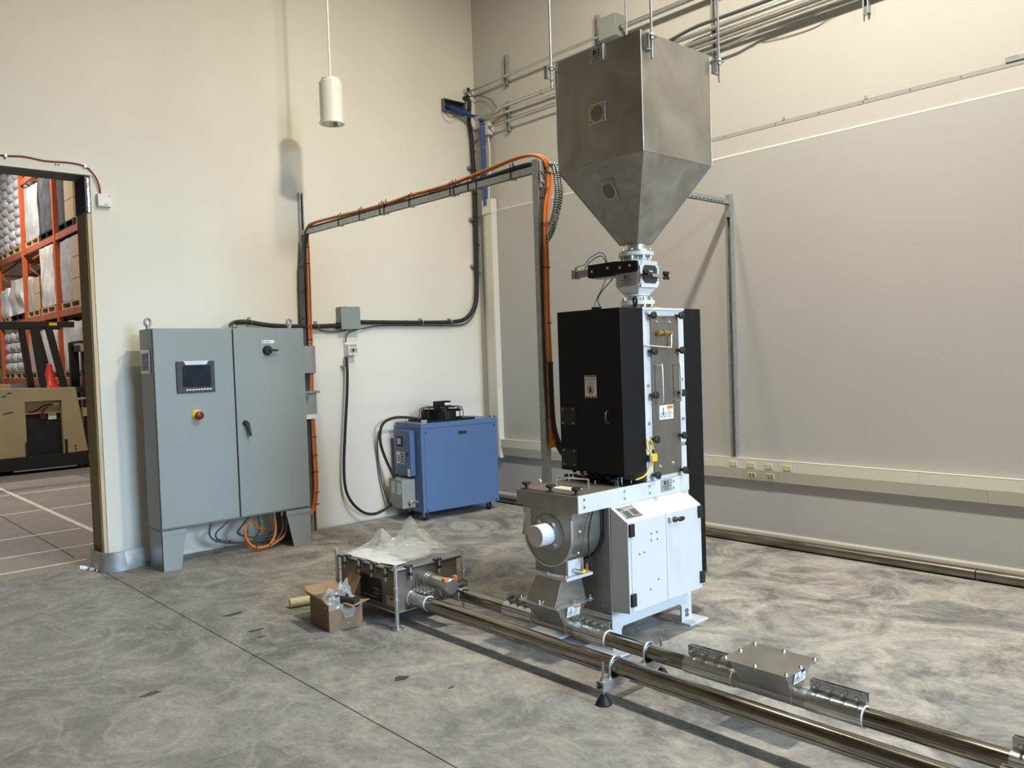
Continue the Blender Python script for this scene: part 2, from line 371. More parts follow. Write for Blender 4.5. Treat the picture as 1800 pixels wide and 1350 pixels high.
# ================================================================== STRUCTURE
fl = struct(MB().box(-7, WB + 0.2, -9, 7.10, -0.12, -0.012).build('floor', 'joint', smooth=0))
for x0, x1 in ((-7, -2.2), (-2.2, 1.872), (1.872, 5.82)):
    for y0, y1 in ((-9, -5.0), (-5.0, -0.9), (-0.9, 3.182), (3.182, 7.10)):
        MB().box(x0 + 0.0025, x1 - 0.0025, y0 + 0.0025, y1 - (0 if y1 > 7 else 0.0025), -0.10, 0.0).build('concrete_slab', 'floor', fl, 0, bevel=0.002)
# oil stains and scuffs on the slab
for i, (x, y, a, b) in enumerate(((2.10, 4.95, 0.06, 0.032), (2.06, 4.55, 0.045, 0.02), (2.03, 4.42, 0.022, 0.014), (2.23, 3.32, 0.04, 0.025), (1.30, 4.05, 0.05, 0.02), (2.33, 3.05, 0.018, 0.01))):
    MB().prism([(x + a * (1 + 0.3 * math.sin(3 * t + i)) * math.cos(t), y + b * (1 + 0.3 * math.cos(2 * t + i)) * math.sin(t)) for t in [2 * PI * k / 14 for k in range(14)]], 'z', -0.001, 0.0006).build('oil_stain', 'stain', fl, 0)
fl2 = struct(MB().box(-6, 9, 7.10, 28, -0.12, -0.0005).build('floor', 'floor2', smooth=0))
def line(x0, x1, y0, y1, m='line_paint'): MB().box(x0, x1, y0, y1, -0.004, 0.0008).build('painted_line', m, fl2, 0)
line(2.275, 2.325, 7.6, 14.0)
for y, w_ in ((7.95, 0.03), (8.83, 0.04), (10.37, 0.045), (12.0, 0.05)): line(-3, 2.255, y - w_ / 2, y + w_ / 2); line(2.345, 6, y - w_ / 2, y + w_ / 2)
line(-3, 1.90, 7.31, 7.355, 'line_cream')
MB().box(1.845, 1.857, 7.5, 14, -0.004, 0.0004).build('floor_joint', 'joint', fl2, 0)

TW = 0.25; OX, OZ = 1.935, 3.04
wl = MB()
wl.box(OX, WB + 0.2, WA, WA + TW, -0.1, 6.6); wl.box(-2.4, OX, WA, WA + TW, OZ, 6.6); wl.box(-7, -2.4, WA, WA + TW, -0.1, 6.6)
wl = struct(wl.build('wall_left', 'wall_a', smooth=0))
tl = struct(MB().box(3.735, 5.80, WA - 0.006, WA - 0.0005, 0.012, 1.872).build('trim_1', 'wall_panel', smooth=0)); tl['label'] = 'white sheet panel lining the lower wall behind the blue chiller'
wr = struct(MB().prism([(WB, -0.1), (WB, 3.086), (WB + 0.002, 3.090), (WB + 0.2, 3.090), (WB + 0.2, -0.1)], 'y', -9, WA + TW).build('wall_right', 'wall_b_low', smooth=0))
MB().box(WB + 0.014, WB + 0.2, -9, WA + TW, 3.090, 6.6).build('upper_wall', 'wall_b', wr, 0)
MB().prism([(WB - 0.001, 3.085), (WB - 0.001, 3.087), (WB + 0.014, 3.102), (WB + 0.016, 3.090)], 'y', -9, WA - 0.001).build('drywall_bead', 'trim', wr, 0)
struct(MB().box(-7.2, WB + 0.2, -9.2, WA + TW, 6.6, 6.75).build('ceiling', 'ceiling', smooth=0))
struct(MB().box(-7.2, -7.0, -9.2, WA + TW, -0.1, 6.6).build('wall_far_left', 'wall_unseen', smooth=0))
wbk = MB(); wbk.box(-7, 1.9, -9.2, -9.0, -0.1, 6.6); wbk.box(5.3, WB + 0.2, -9.2, -9.0, -0.1, 6.6); wbk.box(1.9, 5.3, -9.2, -9.0, 5.5, 6.6); wbk.box(1.9, 5.3, -9.2, -9.0, -0.1, 2.3)
struct(wbk.build('wall_back', 'wall_unseen', smooth=0))
w2 = MB(); w2.box(6.4, 6.6, WA + TW, 28, -0.1, 6.6); struct(w2.build('wall_warehouse_right', 'wall_panel', smooth=0))
struct(MB().box(-6, 6.6, 27.8, 28, -0.1, 6.6).build('wall_warehouse_back', 'wall_panel', smooth=0))
struct(MB().box(-6.2, -6.0, WA + TW, 28, -0.1, 6.6).build('wall_warehouse_left', 'wall_panel', smooth=0))
struct(MB().box(-6.2, 6.6, WA + TW, 28, 6.6, 6.75).build('ceiling', 'dark_ceiling', smooth=0))

# baseboard along the right wall
bb = struct(MB().prism([(WB, 0.0), (WB - 0.016, 0.0), (WB - 0.016, 0.082), (WB - 0.010, 0.094), (WB, 0.094)], 'y', -4, 6.84).build('baseboard_right', 'trim', smooth=0))

# doorway: stud, flashing, header board
t4 = struct(MB().box(OX - 0.038, OX - 0.001, WA + 0.018, WA + TW, 0.0, 3.033).build('trim_2', 'wood', smooth=0, bevel=0.002)); t4['label'] = 'rough wooden stud lining the cut doorway edge'
MB().prism([(OX - 0.03, WA - 0.002), (OX - 0.006, WA - 0.004), (OX - 0.004, WA + 0.018), (OX - 0.032, WA + 0.018)], 'z', 0.0, 2.75).build('cut_edge', 'wood_edge', t4, 0)
MB().box(OX - 0.042, OX + 0.0, WA - 0.008, WA + TW + 0.004, 2.76, 3.033).build('flashing_tape', 'black_plastic', t4, 0, bevel=0.003)
MB().box(OX - 0.028, OX - 0.008, WA - 0.014, WA - 0.006, 2.755, 3.02).build('foil_strip', 'foil', t4, 0, bevel=0.003)
t5 = struct(MB().box(-2.4, OX + 0.01, WA - 0.016, WA - 0.0005, OZ - 0.002, OZ + 0.098).build('trim_3', 'wall_a', smooth=0, bevel=0.002)); t5['label'] = 'painted header board above the doorway'
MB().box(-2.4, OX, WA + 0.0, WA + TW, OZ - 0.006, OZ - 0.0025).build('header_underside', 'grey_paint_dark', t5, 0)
for x in (1.37, 1.70, 1.72, 1.93): MB().cyl((x, WA - 0.016, OZ + 0.05), (x, WA - 0.019, OZ + 0.05), 0.006, 8).build('screw', 'ink', t5)

# galvanised guard wrapped round the wall end at the floor
gd = MB(); path = [(2.16, 6.70), (2.06, 6.675), (1.97, 6.665), (1.90, 6.68), (1.855, 6.73), (1.838, 6.82), (1.845, 6.95), (1.862, 7.05), (1.88, 7.15)]
P2 = []
for i in range(len(path) - 1):
    for k in range(4):
        t = k / 4; P2.append((path[i][0] * (1 - t) + path[i + 1][0] * t, path[i][1] * (1 - t) + path[i + 1][1] * t))
P2.append(path[-1])
for _ in range(3): P2 = [P2[0]] + [((P2[i - 1][0] + 2 * P2[i][0] + P2[i + 1][0]) / 4, (P2[i - 1][1] + 2 * P2[i][1] + P2[i + 1][1]) / 4) for i in range(1, len(P2) - 1)] + [P2[-1]]
gd.rings([[(x, y, 0.002), (x, y, 0.150), (x + 0.004, y + 0.004, 0.153), (x + 0.004, y + 0.004, 0.002)] for x, y in P2])
tag(gd.build('wall_end_guard', 'galv', smooth=50), 'curved galvanised guard wrapped round the foot of the doorway wall', 'guard')
o = MB()
for i, (x, y) in enumerate(((1.80, 6.98), (1.83, 6.90), (1.86, 6.84), (1.79, 7.02))):
    o.hull8([(x - 0.03, y - 0.02, 0.002), (x + 0.02, y - 0.03, 0.004), (x + 0.03, y + 0.02, 0.002), (x - 0.02, y + 0.03, 0.006), (x - 0.02, y - 0.01, 0.012 + 0.006 * i), (x + 0.015, y - 0.02, 0.02), (x + 0.02, y + 0.015, 0.012), (x - 0.01, y + 0.02, 0.02)])
tag(o.build('plastic_scrap', 'paper', smooth=20), 'crumpled white plastic scrap on the floor at the doorway edge', 'scrap')
o = MB().prism([(2.02, 6.69), (2.17, 6.62), (2.165, 6.70), (2.08, 6.715)], 'z', 0.001, 0.006)
tag(o.build('cardboard_scrap', 'cardboard', smooth=0), 'flat brown cardboard scrap beside the cabinet foot', 'scrap')

# red cable and small box over the doorway corner
t = thing('fire_alarm_cable', 'dark red cable looping over the doorway corner', 'cable', (1.7, 6.83, 3.1))
MB().tube([(0.8, 6.83, 3.10), (1.342, 6.83, 3.109), (1.485, 6.83, 3.12), (1.633, 6.83, 3.107), (1.786, 6.83, 3.115), (1.896, 6.83, 3.103), (1.961, 6.83, 3.047), (1.994, 6.83, 2.973), (2.003, 6.835, 2.904)], 0.0065, 8).build('jacket', 'maroon', t)
for x, z in ((1.375, 3.11), (1.90, 3.10)): MB().box(x - 0.008, x + 0.008, 6.815, 6.85, z - 0.01, z + 0.01).build('staple', 'bolt', t)
t = thing('module_box', 'small white square box on the wall beside the doorway corner', 'box', (2.02, 6.84, 2.81))
MB().box(1.975, 2.075, WA - 0.04, WA, 2.808, 2.904).build('body', 'lamp_white', t, bevel=0.004)
mb = MB(); flat(mb, (2.03, WA - 0.0405, 2.822), (1, 0, 0), (0, 0, 1), -0.012, 0.018, -0.003, 0.003); flat(mb, (2.06, WA - 0.0405, 2.885), (1, 0, 0), (0, 0, 1), -0.005, 0.006, -0.002, 0.008); mb.build('print', 'ink_grey', t, 0)

# ================================================================== RIGHT-WALL RACEWAYS AND CONDUITS
RX = WB - 0.056
t = thing('wall_raceway', 'cream two-channel raceway with outlets along the right wall', 'raceway', (WB, 3.5, 0.49))
MB().prism([(WB, 0.498), (WB - 0.030, 0.500), (RX + 0.003, 0.584), (RX + 0.003, 0.664), (WB, 0.666)], 'y', -4, 6.545).build('base', 'cream_plastic', t, 0)
def rlid(y0, y1): 
    l = MB().box(RX, RX + 0.0028, y0, y1, 0.587, 0.668); l.box(RX, WB, y0, y1, 0.666, 0.668); l.build('upper_lid', 'cream_plastic', t, 0)
def rlow(y0, y1):
    MB().hull8([(WB - 0.034, y0, 0.499), (RX - 0.001, y0, 0.583), (RX + 0.002, y0, 0.583), (WB - 0.030, y0, 0.5), (WB - 0.034, y1, 0.499), (RX - 0.001, y1, 0.583), (RX + 0.002, y1, 0.583), (WB - 0.030, y1, 0.5)]).build('lower_lid', 'cream_plastic', t, 0)
cuts = [-4.0, 2.26, 3.145, 3.305, 3.465, 3.62, 3.765, 6.54]
for a, b in zip(cuts, cuts[1:]): rlid(a + 0.001, b - 0.001)
cl = [-4.0, 1.84, 3.305, 3.465, 3.62, 6.54]
for a, b in zip(cl, cl[1:]): rlow(a + 0.001, b - 0.001)
for i, y in enumerate((3.700, 3.544, 3.384, 3.230)):
    p = MB().box(RX - 0.006, RX, y - 0.034, y + 0.034, 0.602, 0.640).build('power_outlet', 'ivory', t, bevel=0.002)
    mb = MB()
    for s in (-1, 1):
        for dz in (-0.007, 0.007): flat(mb, (RX - 0.0066, y + s * 0.017, 0.621 + dz), (0, 1, 0), (0, 0, 1), -0.0045, 0.0045, -0.0012, 0.0012)
        flat(mb, (RX - 0.0066, y + s * 0.027, 0.621), (0, 1, 0), (0, 0, 1), -0.002, 0.002, -0.002, 0.002)
    mb.build('slots', 'ink', p, 0)
for y in (3.54, 3.38):
    u, v, n = Vector((0, 1, 0)), Vector((-0.23, 0, 0.973)), Vector((-0.973, 0, -0.23))
    c = Vector((WB - 0.043, y, 0.541))
    mb = MB(); q = lambda a, b, e: c + u * a + v * b + n * e
    mb.hull8([q(-0.034, -0.019, 0), q(0.034, -0.019, 0), q(0.034, 0.019, 0), q(-0.034, 0.019, 0), q(-0.034, -0.019, 0.008), q(0.034, -0.019, 0.008), q(0.034, 0.019, 0.008), q(-0.034, 0.019, 0.008)])
    p = mb.build('data_outlet', 'ivory', t, 0)
    mb = MB()
    for a in (-0.015, 0.013):
        for b in (-0.009, 0.009): flat(mb, c + n * 0.0085, u, v, a - 0.006, a + 0.006, b - 0.005, b + 0.005)
    mb.build('jacks', 'ink', p, 0)
t = thing('vertical_raceway', 'tall cream raceway rising up the wall in the room corner', 'raceway', (WB, 6.62, 0.49))
MB().prism([(WB, 6.535), (RX - 0.01, 6.54), (RX - 0.012, 6.56), (RX - 0.002, 6.66), (RX + 0.02, 6.72), (WB, 6.725)], 'z', 0.49, 3.06).build('channel', 'cream_plastic', t, 0)
MB().prism([(WB, 6.53), (RX - 0.018, 6.535), (RX - 0.018, 6.68), (RX + 0.02, 6.73), (WB, 6.73)], 'z', 3.06, 3.21).build('collar', 'cream_plastic', t, 0)
MB().prism([(WB, 6.525), (RX - 0.008, 6.53), (RX - 0.008, 6.73), (WB, 6.735)], 'z', 0.47, 0.69).build('elbow_cover', 'cream_plastic', t, 0, bevel=0.004)
# grey channel strip high on the wall
t = thing('channel_strip', 'long thin grey strip screwed high across the right wall', 'strip', (WB, 3, 3.25))
MB().box(WB + 0.0115, WB + 0.0138, 0.2, 4.1, 3.243, 3.272).build('strip', 'strip_grey', t, 0)
for y in (3.75, 3.30, 2.95, 2.62, 2.30, 1.98): MB().cyl((WB + 0.012, y, 3.258), (WB + 0.010, y, 3.258), 0.006, 8).build('screw', 'bolt', t)
for y in (3.23, 2.60): MB().box(WB + 0.008, WB + 0.0138, y - 0.010, y + 0.010, 3.272, 3.296).build('clip', 'strip_grey', t)
MB().box(WB + 0.004, WB + 0.0138, 1.45, 1.72, 3.272, 3.305).build('end_plate', 'galv', t)

# steel pipe left on the floor along the wall
t = thing('spare_steel_pipe', 'long tarnished steel pipe lying along the right wall baseboard', 'pipe', (5.745, 3, 0))
MB().pipe((5.745, 1.90, 0.0385), (5.745, 6.60, 0.0385), 0.0375, 0.034).build('pipe', 'pipe_wall', t)
MB().pipe((5.745, -1.5, 0.0385), (5.745, 1.895, 0.0385), 0.0375, 0.034).build('pipe', 'pipe_wall', t)
MB().pipe((5.745, 1.86, 0.0385), (5.745, 1.88, 0.0385), 0.0382, 0.037).build('weld_band', 'pipe_wall', t)

# conduits
CX = WB - 0.055
def strutpiece(y, z0, z1, label):
    t = thing('wall_strut', label, 'strut', (WB, y, z0), group=None)
    MB().channel((WB + 0.0135, y, z0), (WB + 0.0135, y, z1), (-1, 0, 0)).build('channel', 'strut', t)
    return t
strutpiece(6.30, 4.33, 4.64, 'short upright strut on the top conduit nearest the room corner')
strutpiece(6.29, 3.86, 4.17, 'short upright strut carrying three lower conduits beside the corner')
strutpiece(5.05, 4.37, 4.64, 'short upright strut left of the grey box behind the hopper top')
strutpiece(3.80, 3.90, 4.60, 'upright strut carrying the conduit bundle beside the hopper right corner')
strutpiece(2.575, 3.85, 4.60, 'upright strut at the far right end of the conduit bundle')
def conduit(label, pts, r=0.012, clips=(), m='emt', name='wall_conduit'):
    t = thing(name, label, 'conduit', pts[0])
    MB().tube(pts, r, 10, 5).build('tube', m, t)
    for c in clips: MB().torus(c, (0, 1, 0), r + 0.002, 0.003, 14, 5).build('strap', 'bolt', t)
    return t
conduit('single grey conduit running highest along the right wall into the grey box', [(CX, 6.90, 4.40), (CX, 6.3, 4.41), (CX, 5.05, 4.42), (CX, 4.95, 4.42)], 0.013, [(CX, 6.3, 4.41), (CX, 5.05, 4.42)])
conduit('bright conduit leaving the grey box to the upper right', [(CX, 4.74, 4.42), (CX, 3.8, 4.42), (CX, 2.2, 4.42)], 0.022, [(CX, 3.8, 4.42)])
conduit('upper of the three conduits bending in from the blue cable bundle', [(5.62, 6.62, 4.03), (5.68, 6.55, 4.06), (CX, 6.42, 4.08), (CX, 6.29, 4.11), (CX, 5.6, 4.115), (CX, 3.8, 4.12), (CX, 1.6, 4.12)], 0.018, [(CX, 6.29, 4.11), (CX, 3.8, 4.12), (CX, 5.75, 4.115)])
conduit('middle of the three conduits on the right wall near the corner', [(CX, 6.68, 4.05), (CX, 6.29, 4.048), (CX, 5.6, 4.043), (CX, 3.8, 4.055), (CX, 1.6, 4.055)], 0.015, [(CX, 6.29, 4.048), (CX, 5.66, 4.045), (CX, 3.8, 4.055)])
conduit('lowest thin conduit leaving the small cream corner box', [(CX, 6.55, 3.955), (CX, 6.29, 3.955), (CX, 5.6, 3.957), (CX, 3.9, 3.945), (CX, 3.6, 3.945), (CX, 3.42, 3.975), (CX, 3.2, 3.985), (CX, 1.6, 3.985)], 0.010, [(CX, 6.29, 3.955)])
conduit('dark armoured cable on top of the conduit bundle', [(CX - 0.02, 4.2, 4.14), (CX - 0.02, 3.95, 4.17), (CX - 0.02, 3.72, 4.17), (CX - 0.02, 3.3, 4.165), (CX - 0.02, 1.6, 4.16)], 0.014, [], 'cable_grey')
conduit('flat grey conduit in the middle of the right bundle', [(CX - 0.005, 4.3, 4.00), (CX, 3.8, 4.01), (CX, 1.6, 4.02)], 0.013)
conduit('thin grey cable sagging below the conduit bundle', [(CX, 3.35, 3.965), (CX, 3.15, 3.945), (CX, 2.95, 3.945), (CX, 2.82, 3.975), (CX, 2.7, 3.99)], 0.005, [], 'cable_grey')
t = thing('conduit_box', 'grey square conduit box high behind the hopper top edge', 'box', (WB - 0.1, 4.84, 4.35))
MB().box(WB - 0.115, WB + 0.013, 4.745, 4.945, 4.35, 4.545).build('body', 'grey_box', t, bevel=0.003)
MB().cyl((CX, 4.745, 4.42), (CX, 4.715, 4.42), 0.022, 10).build('connector', 'bolt', t)
t = thing('corner_box', 'small cream box on the right wall beside the blue cables', 'box', (WB - 0.03, 6.6, 3.9))
MB().box(WB - 0.06, WB + 0.013, 6.545, 6.665, 3.885, 4.015).build('body', 'cream_plastic', t, bevel=0.004)
MB().cyl((CX, 6.545, 3.955), (CX, 6.52, 3.955), 0.016, 10).build('connector', 'bolt', t)
MB().cyl((CX + 0.02, 6.59, 3.885), (CX + 0.02, 6.59, 3.86), 0.012, 10).build('connector', 'bolt', t)
conduit('thin white cable dropping from the cream corner box', [(CX + 0.02, 6.59, 3.88), (CX + 0.02, 6.572, 3.748), (CX + 0.02, 6.575, 3.511), (CX + 0.02, 6.60, 3.335), (CX + 0.02, 6.61, 3.19)], 0.008, [], 'cable_white', 'hanging_cable')

# wall sleeve with data cables in the corner
t = thing('cable_sleeve', 'dark rectangular wall opening stuffed with blue data cables', 'opening', (5.53, WA, 4.13))
mb = MB(); mb.box(5.385, 5.665, WA - 0.05, WA, 4.245, 4.252); mb.box(5.385, 5.665, WA - 0.05, WA, 4.128, 4.134); mb.box(5.38, 5.387, WA - 0.05, WA, 4.128, 4.252); mb.box(5.66, 5.667, WA - 0.05, WA, 4.128, 4.252)
mb.build('rim', 'grey_paint_dark', t, 0)
MB().box(5.387, 5.66, WA - 0.004, WA - 0.0005, 4.134, 4.245).build('hole', 'ink', t, 0)
for i in range(26):
    x = 5.395 + 0.26 * random.random(); z = 4.138 + 0.05 * random.random(); e = random.random() * 0.03
    MB().tube([(x, WA - 0.002, z + 0.01), (x + 0.06, WA - 0.06 - e, z - 0.01), (5.62 + e, 6.73 + e, 4.12 - e), (5.70 + 0.03 * random.random(), 6.69, 4.10 - e * 0.5), (5.735 + e * 0.4, 6.645 - e * 0.5, 4.05), (5.735 + e * 0.4, 6.63, 3.97)], 0.004, 5, 3).build('data_cable', 'cable_blue', t)
t = thing('blue_cable_bundle', 'thick blue data cable bundle dropping into the tall raceway', 'cable bundle', (5.74, 6.62, 3.2))
for i in range(9):
    a = 2 * PI * i / 9; dx, dy = 0.016 * math.cos(a), 0.016 * math.sin(a)
    MB().tube([(5.72 + dx, 6.69 + dy, 4.10), (5.74 + dx, 6.64 + dy, 4.04), (5.74 + dx, 6.624 + dy, 3.93), (5.742 + dx, 6.624 + dy, 3.752), (5.745 + dx, 6.622 + dy, 3.513), (5.75 + dx, 6.625 + dy, 3.15)], 0.0085, 7, 3).build('data_cable', 'cable_blue', t)
for z in (4.0, 3.97, 3.75): MB().torus((5.74, 6.624, z), (0, 0, 1), 0.026, 0.003, 16, 5).build('cable_tie', 'tube_blue', t)
for nm, x, z, r in (('grey round pipe stub through the wall above the blue cables', 5.70, 4.39, 0.028), ('black round pipe stub just above the blue cables', 5.69, 4.315, 0.022)):
    t = thing('pipe_stub', nm, 'pipe', (x, WA, z))
    MB().pipe((x, WA - 0.07, z), (x, WA, z), r, r * 0.8, 18).build('pipe', 'emt' if r > 0.025 else 'black_plastic', t)
    MB().cyl((x, WA - 0.06, z), (x, WA - 0.058, z), r * 0.8, 18).build('bore', 'ink', t)
conduit('looped grey wire hanging below the blue cable opening', [(5.40, 6.80, 4.20), (5.36, 6.79, 4.13), (5.40, 6.78, 4.07), (5.47, 6.78, 4.06), (5.54, 6.79, 4.10)], 0.004, [], 'cable_grey', 'hanging_cable')
conduit('thin slack wire crossing the right wall below the top conduit', [(5.72, 6.82, 4.33), (5.79, 6.72, 4.33), (5.795, 6.55, 4.25), (5.795, 6.45, 4.14)], 0.005, [], 'cable_grey', 'hanging_cable')

# conduit on the left wall
t = thing('black_wall_conduit', 'thick black conduit from the cabinet top to the grey wall box', 'conduit', (2.95, 6.79, 1.86))
MB().tube([(2.93, 6.62, 1.852), (2.94, 6.70, 1.885), (3.023, 6.79, 1.914), (3.125, 6.795, 1.919), (3.255, 6.795, 1.899), (3.415, 6.795, 1.884), (3.722, 6.795, 1.879), (4.03, 6.795, 1.889)], 0.021, 12, 6).build('tube', 'black_rubber', t)
MB().cyl((2.93, 6.62, 1.85), (2.932, 6.635, 1.872), 0.028, 12).build('connector', 'bolt', t)
for x, z in ((3.16, 1.914), (3.80, 1.88)):
    c = MB().torus((x, 6.795, z), (1, 0, 0), 0.022, 0.004, 16, 6); c.box(x - 0.008, x + 0.008, 6.81, 6.85, z + 0.015, z + 0.05); c.build('pipe_clip', 'bolt', t)
t = thing('black_wall_conduit', 'thick black conduit from the grey wall box curving up the room corner', 'conduit', (4.3, 6.79, 1.9))
MB().tube([(4.26, 6.795, 1.92), (4.693, 6.795, 1.918), (5.115, 6.795, 1.919), (5.40, 6.795, 1.928), (5.565, 6.795, 1.965), (5.68, 6.795, 2.08), (5.727, 6.795, 2.268), (5.742, 6.80, 2.82), (5.748, 6.80, 3.307), (5.740, 6.80, 3.73), (5.73, 6.80, 3.939), (5.70, 6.79, 4.083), (5.70, 6.77, 4.25), (5.69, 6.80, 4.31)], 0.021, 12, 6).build('tube', 'black_rubber', t)
MB().tube([(4.095, 6.80, 1.73), (4.104, 6.80, 1.782), (4.15, 6.80, 1.831), (4.302, 6.81, 1.863), (4.485, 6.815, 1.888), (4.836, 6.82, 1.890), (5.343, 6.82, 1.890), (5.585, 6.82, 1.915), (5.72, 6.815, 2.055), (5.766, 6.81, 2.27), (5.778, 6.80, 2.821), (5.784, 6.80, 3.31), (5.772, 6.80, 3.672), (5.745, 6.79, 3.91), (5.70, 6.78, 4.05)], 0.007, 8, 5).build('side_cable', 'cable_grey', t)
for x in (4.99, 5.36):
    c = MB().torus((x, 6.795, 1.922), (1, 0, 0), 0.022, 0.004, 16, 6); c.box(x - 0.008, x + 0.008, 6.81, 6.85, 1.93, 1.965); c.build('pipe_clip', 'bolt', t)
for x in (4.53, 4.80, 5.22): MB().torus((x, 6.80, 1.91), (1, 0, 0), 0.029, 0.003, 14, 5).build('cable_tie', 'black_plastic', t)
for z in (2.45, 2.75, 3.05, 3.30, 3.55, 3.75): MB().torus((5.76, 6.80, z), (0, 0, 1), 0.033, 0.003, 14, 5).build('cable_tie', 'black_plastic', t)
for z in (2.53, 3.03, 3.58): MB().box(5.69, 5.735, 6.805, 6.85, z - 0.014, z + 0.014).build('pipe_clip', 'bolt', t)
conduit('thin grey cable sagging under the grey wall box', [(3.70, 6.82, 1.868), (3.80, 6.82, 1.862), (3.883, 6.82, 1.84), (4.00, 6.82, 1.832), (4.12, 6.82, 1.842)], 0.006, [], 'cable_grey', 'hanging_cable')
t = thing('wall_junction_box', 'square grey junction box on the left wall between black conduits', 'box', (4.14, 6.80, 1.855))
MB().box(4.03, 4.235, WA - 0.092, WA - 0.007, 1.855, 2.062).build('body', 'grey_box', t, bevel=0.003)
MB().box(4.028, 4.237, WA - 0.097, WA - 0.092, 1.853, 2.064).build('cover', 'grey_paint', t, bevel=0.002)
for x in (4.07, 4.195): MB().box(x - 0.006, x + 0.006, WA - 0.098, WA - 0.09, 2.058, 2.066).build('screw', 'grey_paint_dark', t)
MB().cyl((4.03, 6.795, 1.889), (4.0, 6.795, 1.888), 0.030, 12).build('gland', 'black_plastic', t)
t = thing('disconnect_box', 'small white isolator switch box on the wall above the hanging cord', 'switch', (4.14, 6.80, 1.6))
MB().box(4.095, 4.20, WA - 0.045, WA - 0.007, 1.60, 1.715).build('back_box', 'lamp_white', t, bevel=0.004)
MB().box(4.098, 4.198, WA - 0.088, WA - 0.045, 1.603, 1.712).build('body', 'gasket', t, bevel=0.006)
MB().box(4.110, 4.192, WA - 0.0905, WA - 0.086, 1.632, 1.672).build('grey_plate', 'label_silver', t)
MB().box(4.110, 4.185, WA - 0.0905, WA - 0.086, 1.690, 1.708).build('grey_band', 'label_silver', t)
MB().prism([(4.145, 1.672), (4.137, 1.645), (4.155, 1.645)], 'y', WA - 0.104, WA - 0.09).build('switch_knob', 'ink', t, 0)
mb = MB(); rows_into(mb, (4.15, WA - 0.089, 1.68), (1, 0, 0), (0, 0, 1), [(-0.025, -0.010, 0, 0.005), (0.008, 0.033, 0, 0.005), (-0.02, 0.005, -0.062, 0.006)]); mb.build('print', 'ink_grey', t, 0)
MB().cyl((4.10, 6.80, 1.60), (4.09, 6.79, 1.565), 0.016, 10).build('gland', 'bolt', t)
t = thing('power_cord', 'black power cord looping from the isolator down to the blue chiller', 'cord', (4.1, 6.77, 0.07))
MB().tube([(4.09, 6.79, 1.59), (4.082, 6.775, 1.417), (4.064, 6.77, 1.204), (4.030, 6.77, 0.885), (4.003, 6.77, 0.566), (4.012, 6.77, 0.35), (4.075, 6.76, 0.206), (4.195, 6.76, 0.1), (4.322, 6.76, 0.07), (4.441, 6.745, 0.107), (4.52, 6.72, 0.17)], 0.0135, 10, 6).build('jacket', 'black_rubber', t)
MB().box(4.05, 4.095, 6.79, 6.85, 1.50, 1.515).build('cord_clip', 'bolt', t)

# ================================================================== CONTROL CABINET
FY = 6.385; BX0, BX1, BY1 = 2.185, 3.437, 6.672
t = thing('control_cabinet', 'tall grey two-door control cabinet with touch screen against the left wall', 'cabinet', (2.81, 6.53, 0))
mb = MB(); mb.box(BX0, BX1, FY + 0.022, BY1, 0.308, 1.848); mb.build('body', 'grey_paint', t, bevel=0.004)
MB().box(BX0 + 0.01, BX1 - 0.01, FY + 0.014, FY + 0.022, 0.32, 1.835).build('door_gasket', 'ink', t, 0)
dl = MB().box(BX0 + 0.003, 2.803, FY, FY + 0.016, 0.322, 1.846).build('door', 'grey_paint', t, bevel=0.004)
dr = MB().box(2.814, BX1 - 0.003, FY, FY + 0.016, 0.322, 1.846).build('door', 'grey_paint', t, bevel=0.004)
# touch screen panel
hm = MB().box(2.347, 2.645, FY - 0.012, FY, 1.348, 1.592).build('screen_bezel', 'bezel', t, bevel=0.003, label='dark touch screen panel with white keys')
MB().box(2.391, 2.612, FY - 0.0135, FY - 0.011, 1.392, 1.558).build('screen', 'screen', hm, 0)
MB().prism([(2.402, 1.594), (2.598, 1.594), (2.580, 1.564), (2.420, 1.564)], 'y', FY - 0.0145, FY - 0.011).build('silver_badge', 'silver', hm, 0)
mb = MB(); rows_into(mb, (2.50, FY - 0.0150, 1.579), (1, 0, 0), (0, 0, 1), [(-0.008, 0.003, 0.001, 0.008), (0.012, 0.045, 0.001, 0.004), (-0.06, -0.02, 0.001, 0.004)]); mb.build('print', 'label_silver', hm, 0)
for i in range(9): x = 2.424 + i * 0.0228; MB().box(x - 0.0075, x + 0.0075, FY - 0.0145, FY - 0.011, 1.366, 1.3765).build('key', 'label_white', hm, 0)
# emergency stop
es = MB().lathe((2.492, FY, 1.172), (0, -1, 0), [(0, 0.042), (0.006, 0.042), (0.010, 0.038), (0.022, 0.034)], 24).build('stop_collar', 'yellow', t, label='yellow emergency stop collar')
MB().lathe((2.497, FY - 0.022, 1.170), (0, -1, 0), [(0, 0.020), (0.012, 0.020), (0.014, 0.032), (0.026, 0.033), (0.032, 0.026), (0.034, 0.012)], 20).build('stop_button', 'red', es)
# rotary isolator
sw = MB().lathe((3.098, FY, 1.664), (0, -1, 0), [(0, 0.040), (0.012, 0.040), (0.016, 0.036), (0.030, 0.034), (0.034, 0.030)], 24).build('rotary_switch', 'black_plastic', t)
MB().hull8([(3.098, FY - 0.030, 1.653), (3.185, FY - 0.030, 1.655), (3.185, FY - 0.030, 1.668), (3.098, FY - 0.030, 1.678), (3.098, FY - 0.050, 1.655), (3.180, FY - 0.046, 1.656), (3.180, FY - 0.046, 1.667), (3.098, FY - 0.050, 1.676)]).build('lever', 'black_plastic', sw, bevel=0.003)
lb = MB().box(3.056, 3.163, FY - 0.0012, FY, 1.722, 1.748).build('label_strip', 'label_white', t, 0)
text_into(mb := MB(), 'Breaker', (3.098, FY - 0.0018, 1.735), (1, 0, 0), (0, 0, 1), 0.022).build('print', 'ink', lb, 0)
